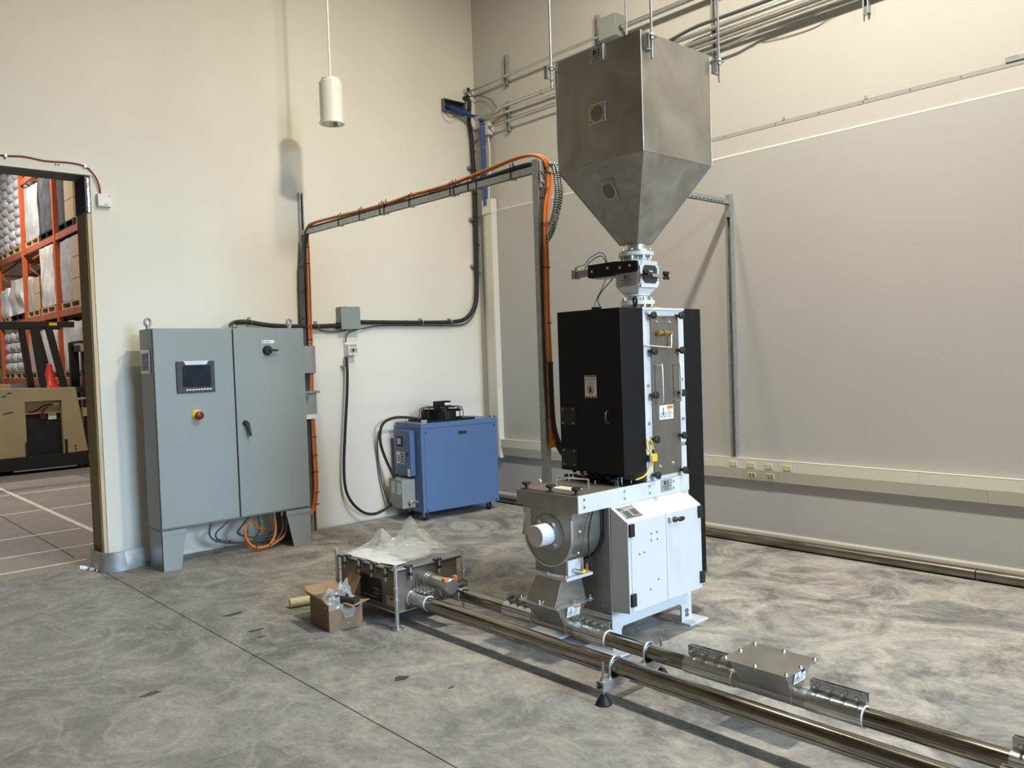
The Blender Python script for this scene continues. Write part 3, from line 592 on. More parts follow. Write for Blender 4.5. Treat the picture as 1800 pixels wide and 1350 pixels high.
# door handle
hd = MB().lathe((2.882, FY, 1.078), (0, -1, 0), [(0, 0.024), (0.010, 0.024), (0.016, 0.020), (0.030, 0.018)], 16).build('door_handle', 'black_plastic', t)
MB().hull8([(2.872, FY - 0.018, 1.085), (2.904, FY - 0.018, 1.085), (2.918, FY - 0.030, 0.972), (2.898, FY - 0.030, 0.972), (2.872, FY - 0.034, 1.085), (2.904, FY - 0.034, 1.085), (2.916, FY - 0.046, 0.972), (2.900, FY - 0.046, 0.972)]).build('lever', 'black_plastic', hd, bevel=0.004)
# side vent
vt = MB().box(BX0 - 0.010, BX0, 6.455, 6.640, 1.505, 1.690).build('vent_grille', 'galv', t, bevel=0.003, label='small silver vent grille')
MB().box(BX0 - 0.0115, BX0 - 0.009, 6.478, 6.622, 1.528, 1.668).build('vent_opening', 'ink', vt, 0)
for i in range(9): z = 1.535 + i * 0.0158; MB().hull8([(BX0 - 0.018, 6.478, z - 0.004), (BX0 - 0.010, 6.478, z + 0.004), (BX0 - 0.010, 6.622, z + 0.004), (BX0 - 0.018, 6.622, z - 0.004), (BX0 - 0.018, 6.478, z - 0.002), (BX0 - 0.010, 6.478, z + 0.006), (BX0 - 0.010, 6.622, z + 0.006), (BX0 - 0.018, 6.622, z - 0.002)]).build('louvre', 'galv', vt, 0)
# lifting eyes
for x, y in ((2.205, 6.53), (3.38, 6.53)):
    mb = MB().torus((x, y, 1.898), (0.45, -0.9, 0), 0.029, 0.010, 22, 8); mb.cyl((x, y, 1.846), (x, y, 1.872), 0.016, 12); mb.build('lifting_eye', 'galv', t)
# floor stand
for x0, x1, b0, b1 in ((BX0, 2.372, BX0, 2.322), (3.205, BX1, 3.268, BX1)):
    mb = MB().prism([(x0, 0.306), (x1, 0.306), (b1, 0.0), (b0, 0.0)], 'y', FY + 0.004, FY + 0.010)
    mb.prism([(x0, 0.306), (x1, 0.306), (b1, 0.0), (b0, 0.0)], 'y', BY1 - 0.006, BY1)
    sx = BX0 if x0 < 2.5 else BX1 - 0.004
    mb.box(sx, sx + 0.004, FY + 0.004, BY1, 0.0, 0.306); mb.box(min(x0, x1), max(x0, x1), FY + 0.004, BY1, 0.302, 0.307)
    mb.build('stand_leg', 'grey_paint', t, 0)
    MB().box(min(x0, x1) + 0.002, max(x0, x1) - 0.002, FY - 0.001, FY + 0.006, 0.270, 0.305).build('stand_flange', 'grey_paint', t, 0)
for x in (3.135, 3.205): MB().cyl((x, 6.46, 0.308), (x, 6.46, 0.262), 0.011, 10).build('cable_gland', 'bolt', t)
# loose cables under the cabinet
def cable(label, pts, r, m, cat='cable', name='loose_cable', ties=(), n=1, spread=0.0):
    t = thing(name, label, cat, tuple(pts[len(pts) // 2]))
    for i in range(n):
        a = 2 * PI * i / max(n, 1); off = Vector((spread * math.cos(a), spread * 0.8 * math.sin(a), spread * math.sin(a))) if n > 1 else Vector((0, 0, 0))
        MB().tube([Vector(p) + off for p in pts], r, 8, 5).build('jacket', m, t)
    for c, ax, R in ties: MB().torus(c, ax, R, 0.003, 14, 5).build('cable_tie', 'black_plastic', t)
    return t
cable('orange cable coil hanging under the cabinet from its first gland', [(3.135, 6.46, 0.27), (3.142, 6.46, 0.16), (3.108, 6.45, 0.075), (3.04, 6.44, 0.034), (2.95, 6.44, 0.040), (2.889, 6.45, 0.099), (2.872, 6.46, 0.181), (2.90, 6.47, 0.247), (2.952, 6.49, 0.254), (3.012, 6.52, 0.185), (3.08, 6.54, 0.16)], 0.010, 'orange', ties=[((2.95, 6.44, 0.04), (1, 0, -0.2), 0.018), ((3.07, 6.445, 0.05), (1, 0, 0.5), 0.018)])
cable('second orange cable curving behind the cabinet right foot', [(3.262, 6.50, 0.29), (3.262, 6.50, 0.16), (3.22, 6.48, 0.085), (3.14, 6.465, 0.045), (3.05, 6.46, 0.022), (2.95, 6.46, 0.024), (2.89, 6.47, 0.08), (2.882, 6.49, 0.16)], 0.009, 'orange')
cable('grey cable dropping from the second gland under the cabinet', [(3.205, 6.46, 0.27), (3.208, 6.46, 0.18), (3.185, 6.47, 0.10), (3.12, 6.48, 0.05), (3.02, 6.50, 0.03), (2.93, 6.52, 0.06)], 0.008, 'cable_grey')
cable('dark cable loop under the cabinet nearest its left foot', [(2.655, 6.6, 0.30), (2.633, 6.6, 0.202), (2.649, 6.6, 0.148), (2.709, 6.6, 0.109), (2.828, 6.6, 0.073), (2.977, 6.6, 0.061), (3.15, 6.6, 0.05), (3.30, 6.6, 0.06)], 0.008, 'cable_grey', ties=[((2.69, 6.6, 0.118), (1, 0, -0.6), 0.012)])
cable('dark cable loop under the middle of the cabinet', [(2.84, 6.6, 0.30), (2.748, 6.6, 0.229), (2.694, 6.6, 0.191), (2.687, 6.6, 0.146), (2.743, 6.6, 0.108), (2.877, 6.6, 0.069), (3.002, 6.6, 0.066), (3.2, 6.61, 0.06)], 0.008, 'cable_grey', ties=[((2.80, 6.6, 0.09), (1, 0, -0.3), 0.012)])
cable('dark cable tangle behind the orange coil under the cabinet', [(3.0, 6.6, 0.30), (2.908, 6.6, 0.203), (2.871, 6.6, 0.156), (2.929, 6.6, 0.113), (3.029, 6.59, 0.091), (3.132, 6.58, 0.102), (3.22, 6.56, 0.15), (3.25, 6.55, 0.29)], 0.008, 'cable_grey')
cable('dark cable crossing behind the cabinet right foot', [(3.06, 6.62, 0.30), (3.07, 6.61, 0.15), (3.02, 6.60, 0.07), (3.12, 6.62, 0.04), (3.24, 6.60, 0.09), (3.30, 6.58, 0.29)], 0.009, 'cable_grey')

# ================================================================== STRUT GANTRY
GX, GY, GZ = 3.70, 3.745, 2.75
t = thing('strut_post', 'grey strut post fixed upright on the left wall beside the cabinet', 'strut post', (3.70, WA - 0.03, 0))
MB().channel((3.70, WA - 0.001, 0.0), (3.70, WA - 0.001, 3.093), (0, -1, 0)).build('channel', 'strut', t)
MB().box(3.682, 3.722, WA - 0.05, WA - 0.042, 2.60, 2.71).build('angle_bracket', 'galv', t)
t = thing('strut_rail', 'long grey strut arm bridging from the left wall to the tall post', 'strut', (3.70, 5.3, GZ))
MB().channel((3.70, WA - 0.042, 2.748), (3.70, GY - 0.02, 2.748), (0, 0, -1), 0.041, 0.041).build('channel', 'strut', t)
for y in (6.15, 5.82, 5.52, 5.46, 5.12, 4.62, 4.58, 4.42, 4.33, 3.98):
    mb = MB(); mb.box(3.6745, 3.6775, y - 0.003, y + 0.003, 2.700, 2.795); mb.box(3.7235, 3.7265, y - 0.003, y + 0.003, 2.700, 2.795); mb.box(3.6745, 3.7265, y - 0.003, y + 0.003, 2.698, 2.701); mb.box(3.6745, 3.7265, y - 0.003, y + 0.003, 2.794, 2.797); mb.box(3.698, 3.704, y - 0.003, y + 0.003, 2.797, 2.815); mb.build('cable_tie', 'black_plastic', t, 0)
t = thing('strut_post', 'tall grey strut post standing behind the machine tray', 'strut post', (GX, GY, 0))
MB().channel((GX - 0.03, GY, 0.0), (GX - 0.03, GY, 2.785), (1, 0, 0), 0.05, 0.041).build('channel', 'strut', t)
mb = MB()
for i in range(50): z = 0.9 + i * 0.036; mb.box(GX - 0.0265, GX - 0.0255, GY - 0.008, GY + 0.008, z, z + 0.020)
mb.build('punched_slots', 'galv', t, 0)
MB().box(GX - 0.02, GX + 0.025, GY - 0.035, GY - 0.030, 2.60, 2.78).build('angle_bracket', 'galv', t)
for z in (2.64, 2.70): MB().cyl((GX + 0.002, GY - 0.035, z), (GX + 0.002, GY - 0.046, z), 0.011, 6).build('bolt', 'bolt', t)
MB().box(GX - 0.09, GX + 0.07, GY - 0.08, GY + 0.08, 0.0, 0.006).build('base_plate', 'galv', t)
t = thing('strut_post', 'bright strut post fixed upright on the right wall above the outlets', 'strut post', (WB - 0.03, 3.70, 0.67))
MB().channel((WB - 0.001, 3.70, 0.669), (WB - 0.001, 3.70, 2.783), (-1, 0, 0), 0.045, 0.041).build('channel', 'galv', t)
MB().box(WB - 0.05, WB - 0.042, 3.682, 3.718, 2.60, 2.70).build('angle_bracket', 'galv', t)
t = thing('strut_rail', 'slotted strut arm from the right wall post passing behind the hopper', 'strut', (4.8, 3.70, 2.70))
MB().channel((WB - 0.043, 3.70, 2.742), (GX + 0.03, 3.70, 2.742), (0, 0, -1), 0.041, 0.041).build('channel', 'strut', t)
mb = MB()
for i in range(34): x = 4.0 + i * 0.05; mb.box(x, x + 0.028, 3.678, 3.6795, 2.706, 2.713)
mb.build('punched_slots', 'ink', t, 0)

# orange and grey cables on the gantry
def bundle(label, pts, specs, ties, name='cable_run', R=0.026):
    t = thing(name, label, 'cable run', tuple(pts[len(pts) // 2]))
    for (dx, dy, dz), r, m in specs: MB().tube([Vector(p) + Vector((dx, dy, dz)) for p in pts], r, 8, 5).build('jacket', m, t)
    for c, ax in ties: MB().torus(c, ax, R, 0.003, 14, 5).build('cable_tie', 'black_plastic', t)
    return t
wp = [(3.63, 6.79, 0.15), (3.68, 6.79, 0.20), (3.70, 6.785, 0.30), (3.712, 6.785, 0.438), (3.71, 6.785, 0.754), (3.707, 6.785, 1.016), (3.707, 6.785, 1.277), (3.712, 6.785, 1.537), (3.716, 6.785, 1.848), (3.722, 6.785, 2.263), (3.724, 6.785, 2.56), (3.718, 6.775, 2.69), (3.71, 6.72, 2.755), (3.70, 6.60, 2.778), (3.70, 6.228, 2.775), (3.70, 5.779, 2.766), (3.70, 5.37, 2.766), (3.70, 5.14, 2.775), (3.70, 4.853, 2.772), (3.70, 4.585, 2.776), (3.70, 4.273, 2.795), (3.70, 3.985, 2.818), (3.70, 3.83, 2.815), (3.712, 3.74, 2.792), (3.735, 3.705, 2.75), (3.752, 3.70, 2.68), (3.738, 3.70, 2.57), (3.714, 3.70, 2.461), (3.703, 3.70, 2.352), (3.70, 3.70, 2.208), (3.698, 3.70, 2.065), (3.693, 3.70, 1.778), (3.698, 3.70, 1.49), (3.70, 3.70, 1.2), (3.705, 3.70, 0.945)]
ot = [((3.712, 6.785, z), (0, 0, 1)) for z in (0.25, 0.36, 0.55, 0.70, 0.87, 1.45, 1.76, 2.45, 2.60)] + [((3.70, y, 2.762), (0, 1, 0)) for y in (6.1, 5.75, 5.45, 5.1, 4.85, 4.55, 4.27, 3.96)] + [((3.70, 3.70, z), (0, 0, 1)) for z in (2.70, 2.60, 2.38, 2.1, 1.75, 1.5, 1.32, 1.15)]
bundle('orange cable run climbing the left wall post and crossing the long arm', wp, [((-0.014, -0.004, 0.012), 0.010, 'orange'), ((0.008, -0.010, 0.014), 0.010, 'orange')], ot)
gp = [(3.655, 6.79, 0.25), (3.665, 6.79, 0.6), (3.67, 6.79, 1.3), (3.668, 6.79, 1.9), (3.672, 6.79, 2.3), (3.69, 6.78, 2.52), (3.70, 6.75, 2.66), (3.705, 6.68, 2.752), (3.712, 6.5, 2.757), (3.712, 5.5, 2.757), (3.712, 4.8, 2.757), (3.712, 4.3, 2.760), (3.712, 3.95, 2.772), (3.715, 3.77, 2.765), (3.725, 3.72, 2.71), (3.722, 3.715, 2.60), (3.70, 3.715, 2.35), (3.695, 3.715, 1.8), (3.70, 3.715, 1.3), (3.715, 3.70, 1.08), (3.76, 3.68, 0.95), (3.80, 3.66, 0.88)]
bundle('dark grey cable run following the orange cables across the long arm', gp, [((-0.012, 0, 0), 0.009, 'cable_grey'), ((0.006, 0.004, -0.003), 0.009, 'cable_grey'), ((-0.026, 0.004, 0.003), 0.008, 'cable_grey')], [((3.665, 6.79, z), (0, 0, 1)) for z in (1.95, 2.2, 2.42)])
for i, (R_, dx) in enumerate(((0.0, 'nearest the post'), (0.026, 'in the middle'), (0.045, 'farthest from the post'))):
    pts = [(3.735, 3.68, 2.752), (3.77 + R_ * 0.7, 3.68 - 0.004 * i, 2.735 + R_ * 0.3), (3.787 + R_, 3.68 - 0.004 * i, 2.66), (3.79 + R_, 3.68 - 0.004 * i, 2.575), (3.765 + R_ * 0.9, 3.68 - 0.004 * i, 2.464), (3.725 + R_ * 0.6, 3.68, 2.37 - R_), (3.702, 3.69, 2.30 - R_)]
    t = thing('armoured_conduit', 'ribbed silver flexible conduit looping off the post, ' + dx, 'conduit', pts[3])
    mb = MB().tube(pts, 0.0075, 8, 14); path = list(mb.path); mb.build('core', 'ink', t)
    mb = MB(); L = 0; last = -1
    for a, b in zip(path, path[1:]):
        L += (b - a).length
        if L - last > 0.0095:
            last = L; mb.torus(a, b - a, 0.0085, 0.003, 10, 5)
    o = mb.build('ribs', 'galv', t); o['kind'] = 'stuff'
t = thing('cable_run', 'dark hose curving from the post into the machine guard', 'cable run', (3.75, 3.69, 0.9))
MB().tube([(3.69, 3.68, 1.5), (3.692, 3.68, 1.25), (3.705, 3.68, 1.09), (3.745, 3.67, 0.97), (3.80, 3.65, 0.895), (3.86, 3.60, 0.86)], 0.017, 10, 6).build('hose', 'black_rubber', t)

# small enclosures seen past the cabinet edge
t = thing('side_wireway_box', 'flat grey box on the left wall post just past the cabinet edge', 'box', (3.6, 6.73, 1.45))
MB().box(3.50, 3.70, 6.675, 6.750, 1.455, 1.70).build('body', 'grey_box', t, bevel=0.003)
t = thing('side_switch_box', 'lower grey switch box on the left wall post past the cabinet edge', 'box', (3.6, 6.73, 1.05))
MB().box(3.50, 3.695, 6.675, 6.750, 1.085, 1.275).build('body', 'grey_box', t, bevel=0.003)
MB().box(3.50, 3.72, 6.655, 6.760, 1.275, 1.295).build('lid', 'grey_paint', t, bevel=0.003)
MB().box(3.50, 3.70, 6.670, 6.745, 1.045, 1.085).build('label_plate', 'label_white', t)
MB().cyl((3.585, 6.675, 1.235), (3.585, 6.645, 1.235), 0.018, 12).build('button', 'grey_paint_dark', t)

# ================================================================== PENDANT LAMP
LX, LY = 3.627, 6.10
t = thing('pendant_lamp', 'white cylindrical pendant lamp hanging from a thin rod', 'lamp', (LX, LY, 3.53))
MB().lathe((LX, LY, 3.545), (0, 0, 1), [(0.003, 0.088), (0.0, 0.096), (0.33, 0.096), (0.335, 0.092), (0.338, 0.078), (0.362, 0.076), (0.366, 0.070), (0.367, 0.001)], 36, caps=False).build('housing', 'lamp_white', t)
MB().pipe((LX, LY, 3.535), (LX, LY, 3.548), 0.105, 0.082, 36).build('rim', 'lamp_white', t)
MB().lathe((LX, LY, 3.537), (0, 0, 1), [(0.0, 0.084), (0.03, 0.070), (0.10, 0.040), (0.12, 0.02)], 28, caps=False).build('reflector', 'reflector', t)
MB().lathe((LX, LY, 3.555), (0, 0, 1), [(0.0, 0.012), (0.02, 0.022), (0.05, 0.024), (0.09, 0.014)], 14).build('bulb', 'silver', t)
MB().cyl((LX, LY, 3.90), (LX, LY, 6.6), 0.009, 10).build('rod', 'lamp_white', t)

# ================================================================== BLUE CHILLER
CA = math.atan2(-0.072, 0.90)
t = thing('chiller', 'blue wheeled chiller unit with a fan on top in the room corner', 'chiller', (4.587, 6.335, 0), CA)
W_, D_, Z0, Z1 = 0.90, 0.475, 0.083, 0.930
mb = MB().box(0, W_, 0, D_, Z0, Z1); mb.build('body', 'blue', t, local=True, bevel=0.004)
MB().box(0.035, W_ - 0.022, -0.004, 0.0, Z0 + 0.004, Z1 - 0.055).build('front_panel', 'blue', t, local=True, bevel=0.0015)
MB().box(-0.002, W_ + 0.002, -0.006, D_, Z1 - 0.045, Z1 + 0.004).build('top_rim', 'blue', t, local=True, bevel=0.003)
MB().box(0.425, 0.520, -0.0052, -0.003, 0.800, 0.832).build('grip_slot', 'ink', t, local=True, smooth=0)
for x, z in ((0.052, 0.845), (W_ - 0.04, 0.858), (0.05, 0.105), (W_ - 0.04, 0.105)): MB().cyl((x, -0.004, z), (x, -0.009, z), 0.008, 8).build('screw', 'ink', t, local=True)
for x, y in ((0.055, 0.06), (W_ - 0.09, 0.06), (0.10, D_ - 0.07), (W_ - 0.09, D_ - 0.07)):
    c = MB().cyl((x - 0.012, y, 0.036), (x + 0.012, y, 0.036), 0.036, 20).build('caster_wheel', 'black_rubber', t, local=True)
    mb = MB().box(x - 0.018, x - 0.014, y - 0.02, y + 0.02, 0.03, Z0); mb.box(x + 0.014, x + 0.018, y - 0.02, y + 0.02, 0.03, Z0); mb.box(x - 0.018, x + 0.018, y - 0.024, y + 0.024, Z0 - 0.006, Z0); mb.build('caster_fork', 'galv', c, local=True, smooth=0)
# left-end control door
cd = MB().box(-0.055, 0.0, 0.115, 0.425, 0.43, 0.865).build('control_door', 'blue', t, local=True, bevel=0.004)
mb = MB().box(-0.0585, -0.054, 0.250, 0.365, 0.705, 0.805); mb.build('display_frame', 'ink', cd, local=True, smooth=0)
MB().box(-0.0605, -0.058, 0.282, 0.345, 0.728, 0.786).build('display', 'label_silver', cd, local=True, smooth=0)
MB().cyl((-0.055, 0.165, 0.640), (-0.065, 0.165, 0.640), 0.012, 10).build('lock', 'ink', cd, local=True)
for y0, y1, z0, z1, m in ((0.310, 0.375, 0.540, 0.655, 'label_white'), (0.220, 0.295, 0.535, 0.655, 'label_silver'), (0.130, 0.175, 0.425, 0.500, 'label_white')):
    l = MB().box(-0.0565, -0.0545, y0, y1, z0, z1).build('sticker', m, cd, local=True, smooth=0)
mb = MB()
for y in (0.325, 0.348): flat(mb, (-0.0570, y, 0.60), (0, -1, 0), (0, 0, 1), -0.006, 0.006, -0.045, 0.02)
for i in range(4): flat(mb, (-0.0570, 0.2575, 0.56 + i * 0.024), (0, -1, 0), (0, 0, 1), -0.03, 0.012, -0.007, 0.007)
mb.build('print', 'ink', cd, local=True, smooth=0)
for y0, y1 in ((0.285, 0.415), (0.135, 0.270)):
    b = MB().box(-0.150 + (0.02 if y0 > 0.2 else 0), -0.002, y0, y1, 0.125, 0.400).build('transformer_box', 'grey_box', t, local=True, bevel=0.004, label='small grey steel transformer box')
    MB().box(-0.152 + (0.02 if y0 > 0.2 else 0), -0.149 + (0.02 if y0 > 0.2 else 0), y0 + 0.01, y1 - 0.045, 0.26, 0.375).build('sticker', 'label_silver', b, local=True, smooth=0)
mb = MB().cyl((-0.07, 0.13, 0.185), (-0.07, 0.085, 0.185), 0.020, 12); mb.cyl((-0.07, 0.085, 0.185), (-0.035, 0.02, 0.20), 0.012, 10); mb.cyl((-0.07, 0.11, 0.15), (-0.07, 0.11, 0.185), 0.008, 8); mb.build('drain_valve', 'ss_light', t, local=True)
# fan on top
f = MB().box(0.12, 0.66, 0.04, 0.43, Z1 + 0.003, Z1 + 0.022).build('fan_plate', 'black_paint', t, local=True, bevel=0.004)
fr = MB().pipe((0.39, 0.235, Z1 + 0.02), (0.39, 0.235, Z1 + 0.105), 0.205, 0.195, 40).build('fan_shroud', 'black_paint', t, local=True)
for k in range(5):
    a = 2 * PI * k / 5; ca, sa = math.cos(a), math.sin(a)
    q = lambda r, w, z: (0.39 + ca * r - sa * w, 0.235 + sa * r + ca * w, z)
    MB().hull8([q(0.06, -0.03, Z1 + 0.04), q(0.19, -0.06, Z1 + 0.04), q(0.19, -0.055, Z1 + 0.043), q(0.06, -0.027, Z1 + 0.043), q(0.06, 0.03, Z1 + 0.075), q(0.19, 0.06, Z1 + 0.075), q(0.19, 0.06, Z1 + 0.078), q(0.06, 0.03, Z1 + 0.078)]).build('fan_blade', 'black_plastic', fr, local=True)
for R_, z in ((0.21, 0.122), (0.17, 0.135), (0.13, 0.138), (0.09, 0.14)): MB().torus((0.39, 0.235, Z1 + z), (0, 0, 1), R_, 0.0028, 36, 5).build('guard_ring', 'black_plastic', fr, local=True)
for k in range(8):
    a = 2 * PI * (k + 0.5) / 8; ca, sa = math.cos(a), math.sin(a)
    MB().tube([(0.39 + ca * 0.075, 0.235 + sa * 0.075, Z1 + 0.14), (0.39 + ca * 0.17, 0.235 + sa * 0.17, Z1 + 0.138), (0.39 + ca * 0.215, 0.235 + sa * 0.215, Z1 + 0.115), (0.39 + ca * 0.225, 0.235 + sa * 0.225, Z1 + 0.03)], 0.004, 6, 3).build('guard_spoke', 'black_plastic', fr, local=True)
mo = MB().cyl((0.39, 0.235, Z1 + 0.05), (0.39, 0.235, Z1 + 0.15), 0.075, 24).build('fan_motor', 'black_paint', t, local=True)
MB().box(0.31, 0.46, 0.16, 0.26, Z1 + 0.145, Z1 + 0.195).build('terminal_box', 'black_paint', mo, local=True, bevel=0.005)
MB().box(0.385, 0.455, 0.1585, 0.1600, Z1 + 0.153, Z1 + 0.178).build('sticker', 'label_white', mo, local=True, smooth=0)
s = MB().hull8([(0.43, 0.030, Z1 + 0.045), (0.52, 0.065, Z1 + 0.045), (0.52, 0.067, Z1 + 0.045), (0.43, 0.032, Z1 + 0.045), (0.43, 0.030, Z1 + 0.095), (0.52, 0.065, Z1 + 0.095), (0.52, 0.067, Z1 + 0.095), (0.43, 0.032, Z1 + 0.095)]).build('sticker', 'label_white', fr, local=True, smooth=0)
MB().box(0.025, 0.085, 0.02, 0.028, Z1 + 0.004, Z1 + 0.038).build('conduit_clamp', 'galv', t, local=True, smooth=0)
for x, y in ((W_ - 0.01, 0.10), (W_ - 0.02, 0.012), (0.02, 0.30), (W_ - 0.2, D_ - 0.02)): MB().cyl((x, y, Z1 + 0.003), (x, y, Z1 + 0.02), 0.006, 8).build('screw', 'ink', t, local=True)
t = thing('chiller_hose', 'black hose arching from the chiller top down its left end', 'hose', (4.4, 6.7, 0.9))
MB().tube([(4.512, 6.64, 0.34), (4.470, 6.69, 0.48), (4.425, 6.72, 0.62), (4.392, 6.73, 0.745), (4.392, 6.73, 0.855), (4.44, 6.73, 0.945), (4.554, 6.71, 0.985), (4.70, 6.68, 0.975), (4.80, 6.62, 0.955)], 0.014, 10, 6).build('jacket', 'black_rubber', t)
t = thing('chiller_hose', 'thin grey cable behind the chiller left end', 'hose', (4.43, 6.8, 0.5))
MB().tube([(4.42, 6.80, 0.86), (4.405, 6.81, 0.70), (4.43, 6.81, 0.40), (4.49, 6.79, 0.165), (4.52, 6.76, 0.12)], 0.008, 8, 5).build('jacket', 'cable_grey', t)

# ================================================================== GRINDING MACHINE
MY = 2.78
t = thing('grinding_machine', 'white grinding machine with black guards and a round blower housing', 'machine', (3.5, 2.98, 0))
# base frame
mb = MB().prism([(3.18, 0.012), (3.252, 0.012), (3.252, 0.105), (3.267, 0.120), (3.757, 0.120), (3.772, 0.105), (3.772, 0.012), (3.867, 0.012), (3.867, 0.757), (3.18, 0.757)], 'y', MY, MY + 0.006)
mb.build('front_frame', 'white_paint', t, bevel=0.0015)
mb = MB().box(3.18, 3.186, MY + 0.006, 3.20, 0.20, 0.757).build('side_panel', 'ss_cast', t, 0, bevel=0.001)
for y0, y1 in ((MY + 0.006, MY + 0.075), (3.13, 3.20)):
    MB().box(3.18, 3.186, y0, y1, 0.012, 0.2).build('frame_leg', 'white_paint', t, 0)
    MB().box(3.861, 3.867, y0, y1, 0.012, 0.757).build('frame_leg', 'white_paint', t, 0)
MB().box(3.186, 3.861, 3.194, 3.20, 0.12, 0.757).build('rear_panel', 'white_paint', t, 0)
MB().box(3.186, 3.861, MY + 0.006, 3.194, 0.20, 0.206).build('floor_pan', 'white_paint', t, 0)
MB().box(3.861, 3.867, MY + 0.075, 3.13, 0.20, 0.757).build('side_panel', 'white_paint', t, 0)
MB().box(3.180, 3.1815, MY + 0.006, 3.2, 0.196, 0.2).build('panel_seam', 'ink_grey', t, 0)
for x0, x1, y0, y1 in ((3.775, 3.950, 2.725, 2.95), (3.075, 3.275, 2.705, 2.94), (3.075, 3.275, 3.12, 3.35), (3.775, 3.950, 3.12, 3.35)):
    p = MB().box(x0, x1, y0, y1, 0.0, 0.012).build('foot_plate', 'white_paint', t, bevel=0.002)
    MB().cyl((x1 - 0.03, (y0 + y1) / 2, 0.012), (x1 - 0.03, (y0 + y1) / 2, 0.016), 0.010, 10).build('anchor_hole', 'ink_grey', p)
mb = MB()
for z in (0.05, 0.075): bolt_into(mb, (3.815, MY, z), (0, -1, 0), 0.012, 0.014)
mb.build('levelling_bolt', 'bolt', t)
for z in (0.74, 0.46, 0.235): bolt_into(MB_ := MB(), (3.200, MY, z), (0, -1, 0)); MB_.build('bolt', 'bolt', t)
for y, z in ((2.84, 0.715), (2.84, 0.43), (2.84, 0.235)): bolt_into(MB_ := MB(), (3.180, y, z), (-1, 0, 0)); MB_.build('bolt', 'bolt', t)
# top beam and tray
MB().box(2.945, 3.867, MY - 0.006, MY, 0.757, 0.846).build('top_beam', 'white_paint', t, bevel=0.001)
for x in (2.987, 3.297, 3.506, 3.720):
    for z in (0.824, 0.786): bolt_into(MB_ := MB(), (x, MY - 0.006, z), (0, -1, 0), 0.007, 0.006); MB_.build('bolt', 'bolt', t)
tr = MB().box(2.945, 3.50, MY, 3.215, 0.828, 0.842).build('tray', 'ss', t, bevel=0.001)
MB().box(2.941, 2.945, MY - 0.004, 3.218, 0.760, 0.842).build('tray_skirt', 'ss_cast', t, 0)
MB().box(2.955, 3.30, MY + 0.01, 3.205, 0.842, 0.848).build('tray_lid', 'ss_panel', tr, 0, bevel=0.001)
MB().box(3.305, 3.49, MY + 0.01, 3.20, 0.842, 0.850).build('dark_insert', 'black_paint', tr, 0)
for x, y in ((2.965, 3.165), (2.968, 2.990), (2.975, 2.815), (3.285, 3.165), (3.290, 2.83)):
    k = MB().cyl((x, y, 0.846), (x, y, 0.866), 0.008, 10); k.lathe((x, y, 0.864), (0, 0, 1), [(0, 0.012), (0.006, 0.024), (0.016, 0.024), (0.019, 0.018)], 14); k.build('star_knob', 'black_plastic', t)
for (xa, ya), (xb, yb), h in (((3.125, 3.10), (3.165, 2.905), 0.045), ((3.27, 3.145), (3.36, 3.00), 0.045)):
    MB().tube([(xa, ya, 0.846), (xa, ya, 0.846 + h * 0.8), (xa + (xb - xa) * 0.06, ya + (yb - ya) * 0.06, 0.846 + h), (xb - (xb - xa) * 0.06, yb - (yb - ya) * 0.06, 0.846 + h), (xb, yb, 0.846 + h * 0.8), (xb, yb, 0.846)], 0.0045, 8, 4).build('lift_handle', 'ss_light', t)
l = MB().box(3.045, 3.115, 2.90, 3.055, 0.8485, 0.8495).build('warning_label', 'label_white', t, 0)
mb = MB(); rows_into(mb, (3.08, 2.98, 0.8500), (1, 0, 0), (0, 1, 0), [(-0.03, 0.02, -0.04 + i * 0.02, 0.006) for i in range(5)]); mb.build('print', 'label_orange', l, 0)
for i, (x, y, h) in enumerate(((3.345, 2.86, 0.03), (3.39, 2.87, 0.028), (3.42, 2.83, 0.012), (3.30, 2.98, 0.012))): MB().cyl((x, y, 0.848), (x, y, 0.85 + h), 0.006, 8).build('stud', 'bolt', t)
mb = MB().sphere((3.105, 3.205, 0.862), 0.013, 12); mb.build('ball_stud', 'ss_light', t)
# dark wiring under the guard
for i in range(5):
    y = 3.14 - i * 0.05
    MB().tube([(3.31, y, 0.905), (3.30 + 0.01 * i, y - 0.02, 0.875), (3.36, y - 0.03, 0.86), (3.46, y - 0.02, 0.87)], 0.011, 7, 4).build('wiring', 'black_rubber' if i != 1 else 'maroon', t)

# blower housing
HC, HZ, HR = 2.998, 0.635, 0.175
def upoly(r, ztop, n=24): return [(HC + r, ztop)] + [(HC + r * math.cos(a), HZ + r * math.sin(a)) for a in [-PI * k / n for k in range(n + 1)]] + [(HC - r, ztop)]
h = MB().prism(upoly(HR - 0.006, 0.76), 'x', 2.958, 3.168).build('blower_shell', 'ss', t)
MB().prism(upoly(HR, 0.76), 'x', 2.948, 2.958).build('blower_face', 'ss_cast', t)
